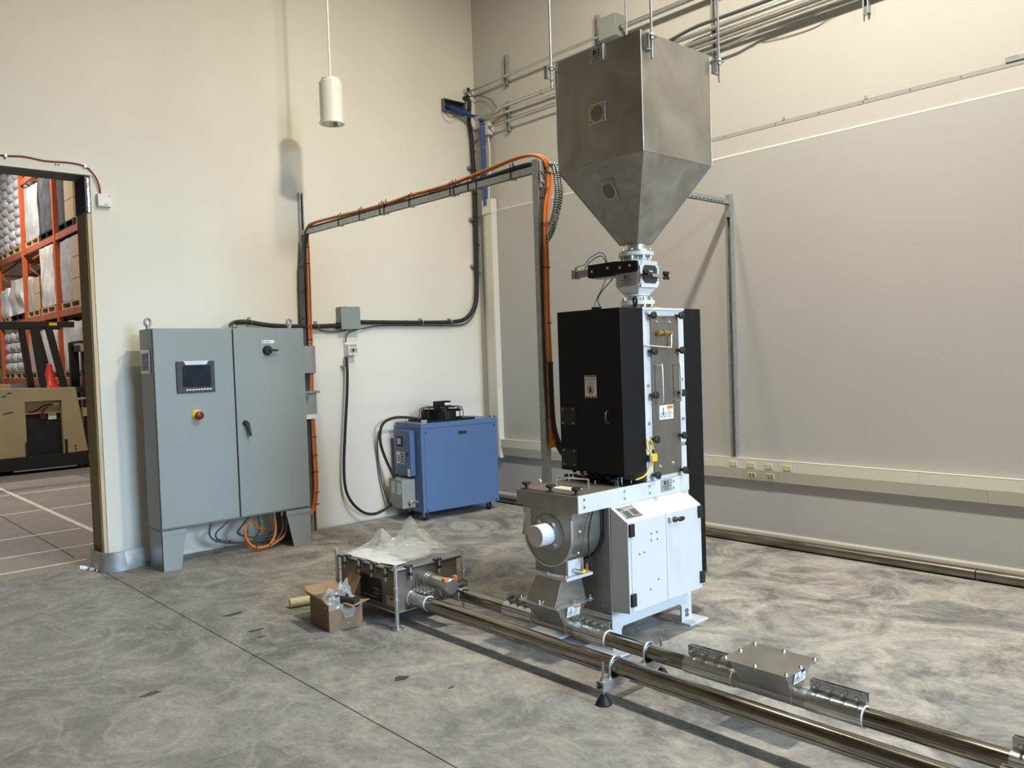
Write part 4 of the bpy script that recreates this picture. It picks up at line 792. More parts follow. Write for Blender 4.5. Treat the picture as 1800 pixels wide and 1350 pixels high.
# rim ring on the face
mb = MB(); n = 26
pr = [(HC + HR - 0.004, 0.72)] + [(HC + (HR - 0.004) * math.cos(a), HZ + (HR - 0.004) * math.sin(a)) for a in [-PI * k / n for k in range(n + 1)]] + [(HC - HR + 0.004, 0.72)]
mb.tube([(2.947, y, z) for y, z in pr], 0.006, 6, 1, smooth=False); mb.build('face_rim', 'ss_light', t)
mb = MB(); pr2 = [(HC + (HR - 0.002) * math.cos(a), HZ + (HR - 0.002) * math.sin(a)) for a in [-PI * k / n for k in range(n + 1)]]
mb.tube([(3.166, HC + HR - 0.002, 0.75)] + [(3.166, y, z) for y, z in pr2] + [(3.166, HC - HR + 0.002, 0.75)], 0.005, 6, 1, smooth=False); mb.build('rear_rim', 'black_rubber', t)
MB().lathe((2.948, 2.985, HZ), (-1, 0, 0), [(0, 0.100), (0.004, 0.098), (0.012, 0.090), (0.016, 0.080), (0.017, 0.06)], 32).build('bearing_flange', 'ss_cast', t)
for k in range(4):
    a = PI / 4 + PI / 2 * k; c = (2.934, 2.985 + 0.077 * math.cos(a), HZ + 0.077 * math.sin(a))
    MB().lathe(c, (-1, 0, 0), [(0, 0.013), (0.006, 0.013), (0.010, 0.008)], 10).build('flange_bolt', 'ss_light', t)
MB().lathe((2.935, 2.985, HZ), (-1, 0, 0), [(0, 0.056), (0.086, 0.056), (0.090, 0.053)], 32).build('shaft_cover', 'white_paint', t)
MB().box(2.946, 2.9475, HC + HR - 0.055, HC + HR - 0.010, 0.60, 0.75).build('bright_strip', 'white_paint', t, 0)
MB().prism([(3.178, 0.715), (3.186, 0.72), (3.20, 0.60), (3.19, 0.60)], 'x', 2.96, 2.972).build('hinge_bar', 'black_paint', t, 0)
mb = MB()
for k in range(13):
    a = math.radians(152 - k * 8.2); c = Vector((2.9465, 2.985 - 0.130 * math.cos(a) * -1, HZ + 0.125 * math.sin(a)))
    c = Vector((2.9465, 2.985 + 0.128 * -math.cos(math.radians(28 + k * 7.6)) * -1, HZ + 0.118 * math.sin(math.radians(28 + k * 7.6))))
    mb.box(2.9455, 2.948, c.y - 0.003, c.y + 0.003, c.z - 0.006, c.z + 0.006)
for k in range(8): mb.box(2.9455, 2.948, 2.955 + k * 0.009, 2.9585 + k * 0.009, 0.715, 0.723)
mb.build('raised_lettering', 'ss_light', t, 0)
for y, z in ((2.832, 0.655), (2.846, 0.545)): MB().sphere((3.0, y - 0.008, z), 0.008, 8).build('stud', 'ss_light', t)
MB().cyl((3.075, 2.828, 0.665), (3.075, 2.820, 0.665), 0.005, 8).build('stud', 'ink', t)
MB().tube([(3.10, 2.815, 0.76), (3.06, 2.80, 0.71), (3.035, 2.795, 0.64), (3.04, 2.80, 0.55), (3.055, 2.80, 0.49), (3.055, 2.80, 0.46)], 0.004, 6, 5).build('sensor_wire', 'black_rubber', t)
MB().torus((3.035, 2.80, 0.485), (0.6, -0.8, 0), 0.026, 0.003, 22, 6).build('sensor_wire', 'black_rubber', t)
# outlet block under the housing
MB().box(2.955, 3.09, 2.885, 3.105, 0.425, 0.50).build('outlet_neck', 'ss_cast', t, 0, bevel=0.002)
MB().box(2.955, 3.05, 2.868, 2.884, 0.43, 0.505).build('outlet_bracket', 'white_paint', t, 0, bevel=0.001)
MB().box(2.915, 3.110, 2.842, 3.135, 0.413, 0.428).build('outlet_plate', 'white_paint', t, 0, bevel=0.001)
for x, y in ((2.93, 3.115), (2.93, 2.99), (2.93, 2.86), (3.09, 2.86)): bolt_into(MB_ := MB(), (x, y, 0.428), (0, 0, 1), 0.010, 0.012); MB_.build('bolt', 'bolt', t)
s = MB().cyl((2.985, 2.862, 0.455), (3.035, 2.850, 0.440), 0.011, 12).build('proximity_sensor', 'ss_light', t, label='small steel sensor with yellow and orange plugs')
MB().cyl((3.035, 2.850, 0.440), (3.055, 2.845, 0.442), 0.012, 10).build('yellow_plug', 'yellow', s)
MB().cyl((3.070, 2.842, 0.435), (3.070, 2.842, 0.475), 0.010, 10, 0.007).build('orange_plug', 'orange_bright', s)

# electrical box with two doors
EF = 2.6625
eb = MB().prism([(MY - 0.006, 0.757), (EF + 0.006, 0.692), (EF + 0.006, 0.225), (MY, 0.212)], 'x', 3.182, 3.822).build('electrical_box', 'white_paint', t, bevel=0.003)
d1 = MB().box(3.206, 3.4955, EF, EF + 0.006, 0.228, 0.688).build('box_door', 'white_paint', t, bevel=0.001)
d2 = MB().box(3.4985, 3.812, EF, EF + 0.006, 0.228, 0.688).build('box_door', 'white_paint', t, bevel=0.001)
MB().box(3.182, 3.204, EF + 0.001, EF + 0.006, 0.226, 0.690).build('box_stile', 'white_paint', t, 0)
for x, z in ((3.205, 0.648), (3.798, 0.655), (3.207, 0.292), (3.804, 0.290)):
    MB().box(x - 0.018, x + 0.018, EF - 0.014, EF, z - 0.033, z + 0.033).build('hinge', 'black_plastic', t, bevel=0.003)
k = MB().box(3.512, 3.535, EF - 0.022, EF, 0.640, 0.668).build('latch', 'white_paint', t, bevel=0.002)
MB().cyl((3.530, EF - 0.018, 0.655), (3.548, EF - 0.030, 0.655), 0.014, 12).build('latch_hub', 'black_plastic', k)
MB().sphere((3.585, EF - 0.034, 0.652), 0.032, 14, (1.0, 0.35, 0.42)).build('latch_lever', 'black_plastic', k)
for x, z in ((3.368, 0.605), (3.415, 0.606), (3.366, 0.570), (3.419, 0.569), (3.27, 0.516), (3.308, 0.518), (3.419, 0.356), (3.35, 0.317)): MB().cyl((x, EF, z), (x, EF - 0.004, z), 0.005, 8).build('screw', 'ink_grey', t)
# rating plate on the sloped top
u = Vector((1, 0, 0)); v = Vector((0, 0.1056, 0.065)).normalized(); n = u.cross(v) * 1.0
c = Vector((3.268, 2.7225, 0.7250)) + n * 0.001
mb = MB(); q = lambda a, b, e: c + u * a + v * b + n * e
mb.hull8([q(-0.066, -0.044, 0), q(0.066, -0.044, 0), q(0.066, 0.044, 0), q(-0.066, 0.044, 0), q(-0.066, -0.044, 0.0015), q(0.066, -0.044, 0.0015), q(0.066, 0.044, 0.0015), q(-0.066, 0.044, 0.0015)])
rp = mb.build('rating_plate', 'label_silver', t, 0)
mb = MB(); logo_into(mb, c + u * -0.042 + v * 0.026 + n * 0.002, u, v, 0.020)
rows_into(mb, c + n * 0.002, u, v, [(-0.05, -0.002, 0.006 - 0.009 * i, 0.0062) for i in range(5)] + [(0.012, 0.058, 0.012 - 0.009 * i, 0.0062) for i in range(5)] + [(-0.058, 0.058, -0.039, 0.005), (-0.01, 0.05, 0.035, 0.003)])
mb.build('print', 'ink', rp, 0)
for a, b in ((-0.061, -0.039), (0.061, -0.039), (0.061, 0.039), (-0.061, 0.039)): MB().cyl(q(a, b, 0.001), q(a, b, 0.004), 0.003, 6).build('rivet', 'ink', rp)

# column
MB().box(3.498, 3.863, MY + 0.002, 3.17, 0.846, 1.772).build('column', 'white_paint', t, bevel=0.002)
MB().box(3.492, 3.866, MY - 0.004, 3.175, 1.772, 1.784).build('column_cap', 'white_paint', t, bevel=0.001)
MB().box(3.556, 3.803, MY - 0.006, MY + 0.002, 0.868, 1.742).build('front_door', 'ss_panel', t, bevel=0.001, label='brushed steel access door')
for i, (x, z) in enumerate([(3.545, z) for z in (1.742, 1.549, 1.312, 1.074, 0.879)] + [(3.790, z) for z in (1.742, 1.549, 1.312, 1.074, 0.879)]):
    k = MB().cyl((x, MY, z), (x, MY - 0.03, z), 0.007, 8)
    k.lathe((x, MY - 0.026, z), (0, -1, 0), [(0, 0.012), (0.004, 0.020), (0.018, 0.021), (0.021, 0.015)], 8); k.build('star_knob', 'black_plastic', t)
for x in (3.582, 3.744):
    MB().tube([(x, MY - 0.005, 1.472), (x, MY - 0.045, 1.472), (x, MY - 0.055, 1.462), (x, MY - 0.055, 1.285), (x, MY - 0.045, 1.275), (x, MY - 0.005, 1.275)], 0.005, 8, 4).build('pull_handle', 'ss_light', t)
for x, z in ((3.607, 1.705), (3.722, 1.705), (3.607, 0.918), (3.722, 0.925)): MB().lathe((x, MY - 0.006, z), (0, -1, 0), [(0, 0.009), (0.008, 0.006)], 10).build('screw', 'ss_light', t)
for x, z in ((3.527, 1.756), (3.527, 1.365), (3.527, 1.160), (3.527, 0.870), (3.833, 1.385), (3.833, 1.165)): MB().lathe((x, MY + 0.002, z), (0, -1, 0), [(0, 0.010), (0.006, 0.009), (0.008, 0.004)], 6).build('bolt', 'bolt', t)
MB().box(3.655, 3.690, MY - 0.0068, MY - 0.006, 1.727, 1.732).build('slot', 'ink', t, 0)
# brass fitting and signal line
b = MB().cyl((3.605, MY - 0.006, 1.648), (3.605, MY - 0.03, 1.648), 0.010, 8)
for x0, x1, r in ((3.592, 3.612, 0.014), (3.612, 3.632, 0.011), (3.632, 3.656, 0.015), (3.656, 3.690, 0.011), (3.690, 3.706, 0.013)): b.cyl((x0, MY - 0.03, 1.648), (x1, MY - 0.03, 1.648), r, 8)
b.cyl((3.700, MY - 0.03, 1.65), (3.700, MY - 0.03, 1.632), 0.011, 8)
b = b.build('brass_fitting', 'brass', t)
MB().cyl((3.700, MY - 0.03, 1.632), (3.700, MY - 0.03, 1.592), 0.007, 8).build('nipple', 'ss_light', b)
MB().cyl((3.700, MY - 0.03, 1.592), (3.698, MY - 0.03, 1.566), 0.006, 8).build('lower_nut', 'brass', b)
MB().tube([(3.698, MY - 0.03, 1.567), (3.60, MY - 0.028, 1.573), (3.50, MY - 0.02, 1.582), (3.515, MY - 0.002, 1.583)], 0.0035, 6, 4).build('signal_tube', 'foam', b)
warning_label(t, (3.6735, MY - 0.0061, 1.212), (1, 0, 0), (0, 0, 1), 0.126, 0.078, (0, -1, 0))
l = MB().box(3.797, 3.861, MY + 0.0008, MY + 0.002, 1.012, 1.031).build('small_black_label', 'ink', t, 0)
mb = MB(); rows_into(mb, (3.829, MY + 0.0004, 1.0215), (1, 0, 0), (0, 0, 1), [(-0.025, 0.022, 0.004, 0.003), (-0.018, 0.014, -0.004, 0.003)]); mb.build('print', 'label_white', l, 0)
y_ = MB().box(3.512, 3.556, MY - 0.03, MY - 0.004, 0.955, 0.997).build('safety_switch', 'yellow', t, bevel=0.004, label='yellow safety switch')
MB().box(3.494, 3.512, MY - 0.026, MY - 0.002, 0.958, 0.992).build('switch_bracket', 'galv', y_)
MB().tube([(3.532, MY - 0.017, 0.997), (3.530, MY - 0.02, 1.022), (3.524, MY - 0.02, 1.055), (3.50, MY - 0.02, 1.080), (3.478, MY - 0.02, 1.060), (3.482, MY - 0.02, 1.03), (3.506, MY - 0.02, 1.0), (3.520, MY - 0.02, 0.955), (3.500, MY - 0.02, 0.918), (3.445, MY - 0.02, 0.885), (3.40, MY, 0.870)], 0.0045, 7, 6).build('yellow_cable', 'yellow', y_)
MB().cyl((3.532, MY - 0.017, 0.996), (3.530, MY - 0.019, 1.020), 0.006, 8).build('cable_plug', 'ink', y_)
MB().lathe((3.70, 2.87, 1.784), (0, 0, 1), [(0, 0.06), (0.004, 0.06), (0.010, 0.03), (0.014, 0.02)], 20).build('yellow_cap', 'yellow', t)
# maker's plate on the beam
l = MB().box(3.603, 3.705, MY - 0.0075, MY - 0.006, 0.775, 0.843).build('name_plate', 'label_silver', t, 0)
mb = MB(); logo_into(mb, (3.654, MY - 0.0080, 0.823), (1, 0, 0), (0, 0, 1), 0.022); rows_into(mb, (3.654, MY - 0.0080, 0.8), (1, 0, 0), (0, 0, 1), [(-0.036, 0.036, 0.004, 0.003), (-0.018, 0.018, -0.002, 0.002), (-0.026, 0.026, -0.009, 0.002), (-0.022, 0.024, -0.014, 0.002)]); mb.build('print', 'ink', l, 0)
# left guard
GX0, GX1, GY0, GY1, GZ0, GZ1 = 3.297, 3.486, 2.770, 3.224, 0.904, 1.783
g = MB().box(GX0, GX1, GY0, GY1, GZ0, GZ1).build('left_guard', 'black_paint', t, bevel=0.003)
for y, z in ((3.201, 1.242), (3.122, 1.244), (3.202, 1.167), (3.124, 1.167), (3.2, 1.014), (3.121, 1.014), (3.201, 0.937), (3.123, 0.938)): MB().lathe((GX0, y, z), (-1, 0, 0), [(0, 0.007), (0.004, 0.006), (0.006, 0.002)], 8).build('rivet', 'bolt', g)
for z in (1.205, 0.975): MB().box(GX0 - 0.003, GX0, 3.105, 3.218, z - 0.05, z + 0.05).build('hinge_leaf', 'black_plastic', g, bevel=0.001)
MB().tube([(GX0, 2.86, 1.245), (GX0 - 0.03, 2.86, 1.235), (GX0 - 0.03, 2.86, 1.185), (GX0, 2.86, 1.175)], 0.005, 8, 4).build('guard_handle', 'black_plastic', g)
# danger sign
dg = MB().box(GX0 - 0.0015, GX0, 2.946, 3.029, 1.308, 1.432).build('danger_sign', 'label_white', g, 0, label='white DANGER sign with yellow and black hazard stripes')
O = Vector((GX0 - 0.002, 2.9875, 1.370)); u = Vector((0, -1, 0)); v = Vector((0, 0, 1))
def sub(name, m, fn):
    mb = MB(); fn(mb); o = mb.build(name, m, g, 0); o['kind'] = 'stuff'; return o
text_into(mb := MB(), 'DANGER', O + v * 0.038, u, v, 0.0185); mb.build('print', 'ink_red', g, 0)
mb = MB(); text_into(mb, 'WATCH YOUR HANDS', O + v * 0.0235, u, v, 0.0068); text_into(mb, 'AND FINGERS', O + v * 0.0155, u, v, 0.0068); mb.build('print', 'ink', g, 0)
mb = MB().torus(O + v * -0.018, (1, 0, 0), 0.0215, 0.0022, 26, 4); a = Vector((0, 1, -1)).normalized()
mb.obar(O + v * -0.018 + u * -0.015 + v * 0.015, O + v * -0.018 + u * 0.015 + v * -0.015, 0.003, 0.003, (1, 0, 0)); mb.build('pictogram', 'ink_red', g, 0)
mb = MB()
flat(mb, O + v * -0.018 + Vector((-0.0004, 0, 0)), u, v, -0.009, 0.006, -0.013, 0.004); flat(mb, O + v * -0.018 + Vector((-0.0004, 0, 0)), u, v, -0.003, 0.008, 0.004, 0.014); mb.build('pictogram', 'ink', g, 0)
for zz in (0.0565, -0.0565):
    mb = MB(); flat(mb, O + v * zz, u, v, -0.0405, 0.0405, -0.0055, 0.0055); mb.build('hatch_marks', 'yellow', g, 0)
    mb = MB(); Ox = O + v * zz + Vector((-0.0004, 0, 0))
    for k in range(4): x = -0.036 + k * 0.021; mb.face([Ox + u * x + v * 0.0055, Ox + u * (x + 0.010) + v * 0.0055, Ox + u * (x + 0.014) - v * 0.0055, Ox + u * (x + 0.004) - v * 0.0055])
    mb.build('hatch_marks', 'ink', g, 0)
# right guard
rg = MB().box(3.898, 4.055, 2.800, 3.22, 0.24, 1.785).build('right_guard', 'black_paint', t, bevel=0.003)
MB().box(3.867, 3.898, 2.86, 3.20, 0.30, 1.775).build('guard_backing', 'black_paint', t, 0)
for z0, z1 in ((1.682, 1.708), (1.570, 1.640), (1.335, 1.418), (1.114, 1.210), (0.930, 0.982)): MB().box(3.864, 3.897, 2.83, 2.86, z0, z1).build('guard_bracket', 'galv', t, 0)
for z in (0.62, 0.40, 0.34): MB().sphere((3.885, 2.79, z), 0.010, 8).build('stud', 'ss_light', t)
# lifting eye on top of the left guard
mb = MB().torus((3.462, 2.80, 1.82), (0.85, -0.5, 0), 0.022, 0.007, 20, 8); mb.cyl((3.462, 2.80, 1.78), (3.462, 2.80, 1.80), 0.012, 10); mb.build('lifting_eye', 'black_plastic', t)
MB().lathe((3.40, 3.02, 1.783), (0, 0, 1), [(0, 0.03), (0.006, 0.03), (0.010, 0.026), (0.014, 0.03), (0.018, 0.026)], 18).build('cable_grommet', 'black_rubber', t)

# ================================================================== SLIDE GATE VALVE ON THE COLUMN
VX, VY = 3.682, 2.962
t = thing('gate_valve', 'white slide gate valve with black actuator between hopper and machine', 'valve', (VX, VY, 1.784))
MB().cyl((VX, VY, 1.784), (VX, VY, 1.812), 0.062, 28).build('base_collar', 'ss_light', t)
for z0, z1, r in ((1.812, 1.836, 0.098), (2.086, 2.108, 0.100)):
    fl_ = MB().cyl((VX, VY, z0), (VX, VY, z1), r, 40).build('flange', 'white_cast', t, bevel=0.002)
    for k in range(8):
        a = 2 * PI * (k + 0.5) / 8; c = (VX + (r - 0.018) * math.cos(a), VY + (r - 0.018) * math.sin(a))
        MB().lathe((c[0], c[1], z1), (0, 0, 1), [(0, 0.011), (0.008, 0.011), (0.010, 0.006), (0.018, 0.006)], 6).build('bolt', 'bolt', fl_)
        MB().lathe((c[0], c[1], z0), (0, 0, -1), [(0, 0.011), (0.010, 0.011), (0.011, 0.006), (0.022, 0.006)], 6).build('nut', 'bolt', fl_)
MB().lathe((VX, VY, 1.836), (0, 0, 1), [(0, 0.057), (0.026, 0.057), (0.027, 0.070), (0.034, 0.070), (0.034, 0.055)], 30).build('lower_neck', 'white_cast', t)
MB().lathe((VX, VY, 2.048), (0, 0, 1), [(0, 0.066), (0.04, 0.060)], 30).build('upper_neck', 'white_cast', t)
H = 0.086
vb = MB().box(VX - H, VX + H, VY - H, VY + H, 1.918, 2.056).build('valve_body', 'white_cast', t, bevel=0.006)
MB().frustum((VX - 0.05, VX + 0.05, VY - 0.05, VY + 0.05), 1.866, (VX - H, VX + H, VY - H, VY + H), 1.918).build('body_taper', 'white_cast', t, bevel=0.004)
for k in range(4):
    a = PI / 2 * k + PI / 4; MB().hull8([(VX + 0.058 * math.cos(a) - 0.003, VY + 0.058 * math.sin(a) - 0.003, 2.05), (VX + 0.058 * math.cos(a) + 0.003, VY + 0.058 * math.sin(a) - 0.003, 2.05), (VX + 0.058 * math.cos(a) + 0.003, VY + 0.058 * math.sin(a) + 0.003, 2.05), (VX + 0.058 * math.cos(a) - 0.003, VY + 0.058 * math.sin(a) + 0.003, 2.05), (VX + 0.07 * math.cos(a) - 0.003, VY + 0.07 * math.sin(a) - 0.003, 2.088), (VX + 0.07 * math.cos(a) + 0.003, VY + 0.07 * math.sin(a) - 0.003, 2.088), (VX + 0.07 * math.cos(a) + 0.003, VY + 0.07 * math.sin(a) + 0.003, 2.088), (VX + 0.07 * math.cos(a) - 0.003, VY + 0.07 * math.sin(a) + 0.003, 2.088)]).build('rib', 'white_cast', t)
# inspection window facing the floor area
def octo(hw, hh, ch): return [(-hw + ch, hh), (hw - ch, hh), (hw, hh - ch), (hw, -hh + ch), (hw - ch, -hh), (-hw + ch, -hh), (-hw, -hh + ch), (-hw, hh - ch)]
wy = VY - H
wf = MB().prism([(VX + a, 1.975 + b) for a, b in octo(0.084, 0.070, 0.022)], 'y', wy - 0.008, wy).build('window_frame', 'gasket', t, bevel=0.002)
MB().prism([(VX + a, 1.978 + b) for a, b in octo(0.060, 0.050, 0.016)], 'y', wy - 0.012, wy - 0.007).build('window_pane', 'bezel', wf)
MB().box(VX - 0.035, VX + 0.02, wy - 0.014, wy - 0.011, 1.990, 1.998).build('window_highlight_bar', 'silver', wf)
MB().box(VX - 0.01, VX + 0.095, wy - 0.036, wy - 0.030, 1.962, 1.980).build('clamp_bar', 'ss_light', wf)
for x in (VX - 0.075, VX + 0.105):
    k = MB().cyl((x, wy, 1.972), (x, wy - 0.036, 1.972), 0.006, 8)
    for q_ in range(4): a = PI / 4 + PI / 2 * q_; k.obar((x, wy - 0.04, 1.972), (x + 0.026 * math.cos(a), wy - 0.04, 1.972 + 0.026 * math.sin(a)), 0.014, 0.014, (0, 1, 0)); k.sphere((x + 0.024 * math.cos(a), wy - 0.04, 1.972 + 0.024 * math.sin(a)), 0.009, 8)
    k.build('star_knob', 'black_plastic', t)
MB().box(VX - H + 0.006, VX + H - 0.02, wy - 0.010, wy, 1.905, 1.918).build('lower_ledge', 'white_cast', t, bevel=0.001)
MB().box(VX - H + 0.02, VX + H - 0.01, wy - 0.006, wy, 2.045, 2.052).build('upper_ledge', 'white_cast', t, bevel=0.001)
vx = VX - H
l = MB().box(vx - 0.0015, vx, 2.895, 3.030, 1.918, 1.985).build('name_plate', 'label_silver', t, 0)
mb = MB(); logo_into(mb, (vx - 0.002, 2.962, 1.968), (0, -1, 0), (0, 0, 1), 0.020); rows_into(mb, (vx - 0.002, 2.962, 1.945), (0, -1, 0), (0, 0, 1), [(-0.045, 0.04, 0.006, 0.003), (-0.02, 0.02, 0, 0.002), (-0.03, 0.03, -0.008, 0.002), (-0.03, 0.028, -0.015, 0.002)]); mb.build('print', 'ink', l, 0)
# black actuator along the left side
ac = MB().prism([(2.885, 1.992), (2.875, 2.005), (2.875, 2.045), (2.890, 2.052), (3.040, 2.062), (3.240, 2.060), (3.240, 1.986)], 'x', vx - 0.016, vx - 0.002).build('actuator_bracket', 'black_paint', t, bevel=0.002)
MB().box(vx - 0.002, vx + 0.050, 3.050, 3.240, 1.984, 2.060).build('actuator_block', 'black_paint', t, bevel=0.003)
MB().box(vx + 0.0, vx + 0.07, 3.05, 3.20, 1.976, 1.984).build('slide_tail', 'gasket', t)
for y, z in ((2.925, 2.028), (2.995, 2.022), (3.085, 2.030), (3.205, 2.020)): MB().lathe((vx - 0.016, y, z), (-1, 0, 0), [(0, 0.008), (0.004, 0.008), (0.006, 0.004)], 8).build('bolt', 'ss_light', ac)
mb = MB().box(vx + 0.004, vx + 0.040, 3.24, 3.355, 2.000, 2.040).build('air_cylinder', 'ss_cast', t, bevel=0.004)
MB().box(vx - 0.002, vx + 0.046, 3.352, 3.385, 1.994, 2.046).build('cylinder_head', 'ss_cast', t, bevel=0.003)
MB().cyl((vx + 0.02, 3.365, 2.046), (vx + 0.02, 3.365, 2.062), 0.008, 10).build('air_fitting', 'brass', t)
for i, (pts, m) in enumerate((([(3.615, 3.365, 2.055), (3.61, 3.34, 2.066), (3.60, 3.279, 2.070), (3.60, 3.246, 2.10), (3.60, 3.201, 2.118), (3.60, 3.153, 2.126), (3.60, 3.123, 2.106), (3.605, 3.112, 2.062)], 'tube_blue'), ([(3.605, 3.285, 2.04), (3.60, 3.27, 2.056), (3.60, 3.224, 2.088), (3.60, 3.158, 2.107), (3.60, 3.128, 2.087), (3.605, 3.12, 2.060)], 'tube_blue'), ([(3.605, 3.118, 1.978), (3.60, 3.124, 1.967), (3.60, 3.147, 1.926), (3.60, 3.189, 1.871), (3.595, 3.208, 1.833), (3.57, 3.205, 1.79)], 'tube_blue'), ([(3.605, 3.07, 1.975), (3.60, 3.085, 1.955), (3.60, 3.13, 1.922), (3.60, 3.175, 1.88), (3.60, 3.185, 1.848), (3.59, 3.150, 1.80), (3.58, 3.145, 1.785)], 'cable_grey'))):
    MB().tube(pts, 0.0032, 6, 6).build('air_line', m, t)

# ================================================================== HOPPER
HX0, HX1, HY0, HY1, HB, HT = 3.382, 3.988, 2.652, 3.262, 2.577, 3.186
t = thing('hopper', 'large square stainless steel hopper hanging above the machine', 'hopper', (VX, VY, 2.108))
def shell(mb, rect0, z0, rect1, z1, th):
    q = lambda r, z, i: [(r[0] + i, r[2] + i, z), (r[1] - i, r[2] + i, z), (r[1] - i, r[3] - i, z), (r[0] + i, r[3] - i, z)]
    return mb.rings([q(rect0, z0, 0), q(rect1, z1, 0), q(rect1, z1, th), q(rect0, z0, th)], closed=True)
shell(MB(), (HX0, HX1, HY0, HY1), HB, (HX0, HX1, HY0, HY1), HT, 0.004).build('bin', 'ss_hopper', t, 0)
shell(MB(), (VX - 0.062, VX + 0.062, VY - 0.062, VY + 0.062), 2.150, (HX0, HX1, HY0, HY1), HB, 0.004).build('cone', 'ss_cone', t, 0)
for (x, y) in ((HX0, HY0), (HX0, HY1), (HX1, HY0), (HX1, HY1)):
    MB().cyl((x, y, HB), (x, y, HT), 0.0022, 8).build('corner_weld', 'ss', t)
    MB().cyl((VX + (0.062 if x > VX else -0.062), VY + (0.062 if y > VY else -0.062), 2.150), (x, y, HB), 0.0025, 8).build('cone_weld', 'ss', t)
for a, b in (((HX0, HY0), (HX1, HY0)), ((HX0, HY0), (HX0, HY1)), ((HX1, HY0), (HX1, HY1)), ((HX0, HY1), (HX1, HY1))): MB().cyl((*a, HB), (*b, HB), 0.002, 8).build('seam_weld', 'ss', t)
MB().lathe((VX, VY, 2.108), (0, 0, 1), [(0, 0.100), (0.008, 0.100), (0.009, 0.060), (0.044, 0.060), (0.046, 0.078)], 36).build('outlet_neck', 'ss_light', t)
# sight windows
sg = MB().box(HX0 - 0.006, HX0, 2.896, 3.012, 2.783, 2.887).build('sight_window', 'silver', t, bevel=0.002)
MB().box(HX0 - 0.0072, HX0 - 0.005, 2.901, 3.007, 2.788, 2.882).build('window_plate', 'ss_cone', sg, 0)
MB().cyl((HX0 - 0.006, 2.954, 2.835), (HX0 - 0.0082, 2.954, 2.835), 0.042, 28).build('window_pane', 'ss_panel', sg)
for y, z in ((2.908, 2.795), (3.0, 2.795), (2.908, 2.875), (3.0, 2.875)): MB().cyl((HX0 - 0.006, y, z), (HX0 - 0.011, y, z), 0.005, 8).build('screw', 'bolt', sg)
nrm = Vector((-(HB - 2.150), 0, -(VX - 0.062 - HX0))).normalized(); uu = Vector((0, -1, 0)); vv = Vector((-(VX - 0.062 - HX0), 0, HB - 2.150)).normalized()
def cone_pt(f, dy): return Vector((VX - 0.062 + (HX0 - VX + 0.062) * f, dy, 2.150 + (HB - 2.150) * f))
c = cone_pt(0.66, 2.958) + nrm * 0.001
mb = MB(); q = lambda a, b, e: c + uu * a + vv * b + nrm * e
mb.hull8([q(-0.05, -0.062, 0), q(0.05, -0.062, 0), q(0.05, 0.062, 0), q(-0.05, 0.062, 0), q(-0.05, -0.062, 0.003), q(0.05, -0.062, 0.003), q(0.05, 0.062, 0.003), q(-0.05, 0.062, 0.003)])
sg = mb.build('sight_window', 'ss_cone', t, bevel=0.001)
MB().cyl(q(0, 0, 0.002), q(0, 0, 0.004), 0.043, 28).build('window_pane', 'ss_panel', sg)
mb = MB().torus(q(0, 0, 0.004), nrm, 0.044, 0.0018, 28, 5); mb.build('window_ring', 'silver', sg)
# name plate
l = MB().hull8([(HX0, 2.900, 3.104), (HX0, 3.0, 3.104), (HX0, 3.0, HT), (HX0, 2.900, HT), (HX0 - 0.002, 2.900, 3.104), (HX0 - 0.002, 3.0, 3.104), (HX0 - 0.002, 3.0, HT), (HX0 - 0.002, 2.900, HT)]).build('name_plate', 'label_silver', t, 0)
MB().box(HX0 - 0.010, HX0, 2.897, 2.8995, 3.104, HT).build('plate_fold', 'silver', l, 0)
mb = MB(); logo_into(mb, (HX0 - 0.0026, 2.948, 3.158), (0, -1, 0), (0, 0, 1), 0.026); rows_into(mb, (HX0 - 0.0026, 2.95, 3.13), (0, -1, 0), (0, 0, 1), [(-0.042, 0.042, 0.006, 0.003), (-0.02, 0.025, 0, 0.002), (-0.03, 0.03, -0.010, 0.002), (-0.026, 0.02, -0.017, 0.002)]); mb.build('print', 'ink', l, 0)
# hanger brackets and rods at the four corners
for (x, y, sx, sy) in ((HX0, HY0, 1, -1), (HX1, HY0, 1, -1), (HX0, HY1, -1, 1), (HX1, HY1, 1, 1)):
    bx, by = x + sx * 0.062, y + sy * 0.022
    if sx < 0: bx, by = x - 0.020, y + 0.01
    b = MB().box(min(bx - 0.045, bx + 0.03), max(bx - 0.045, bx + 0.03), min(y, by + sy * 0.018), max(y, by + sy * 0.018), HT - 0.030, HT - 0.024)
    b.box(bx - 0.043, bx - 0.037, min(y, by + sy * 0.015), max(y, by + sy * 0.015), HT - 0.095, HT - 0.028); b.box(bx - 0.043, bx + 0.01, min(y, by), max(y, by), HT - 0.098, HT - 0.092)
    b.build('hanger_bracket', 'galv', t, 0)
    MB().cyl((bx, by, HT - 0.14), (bx, by, 6.6), 0.0065, 10).build('threaded_rod', 'galv', t)
    mb = MB().cyl((bx, by, HT - 0.024), (bx, by, HT - 0.012), 0.014, 6); mb.cyl((bx, by, HT - 0.042), (bx, by, HT - 0.030), 0.014, 6); mb.build('rod_nut', 'bolt', t)

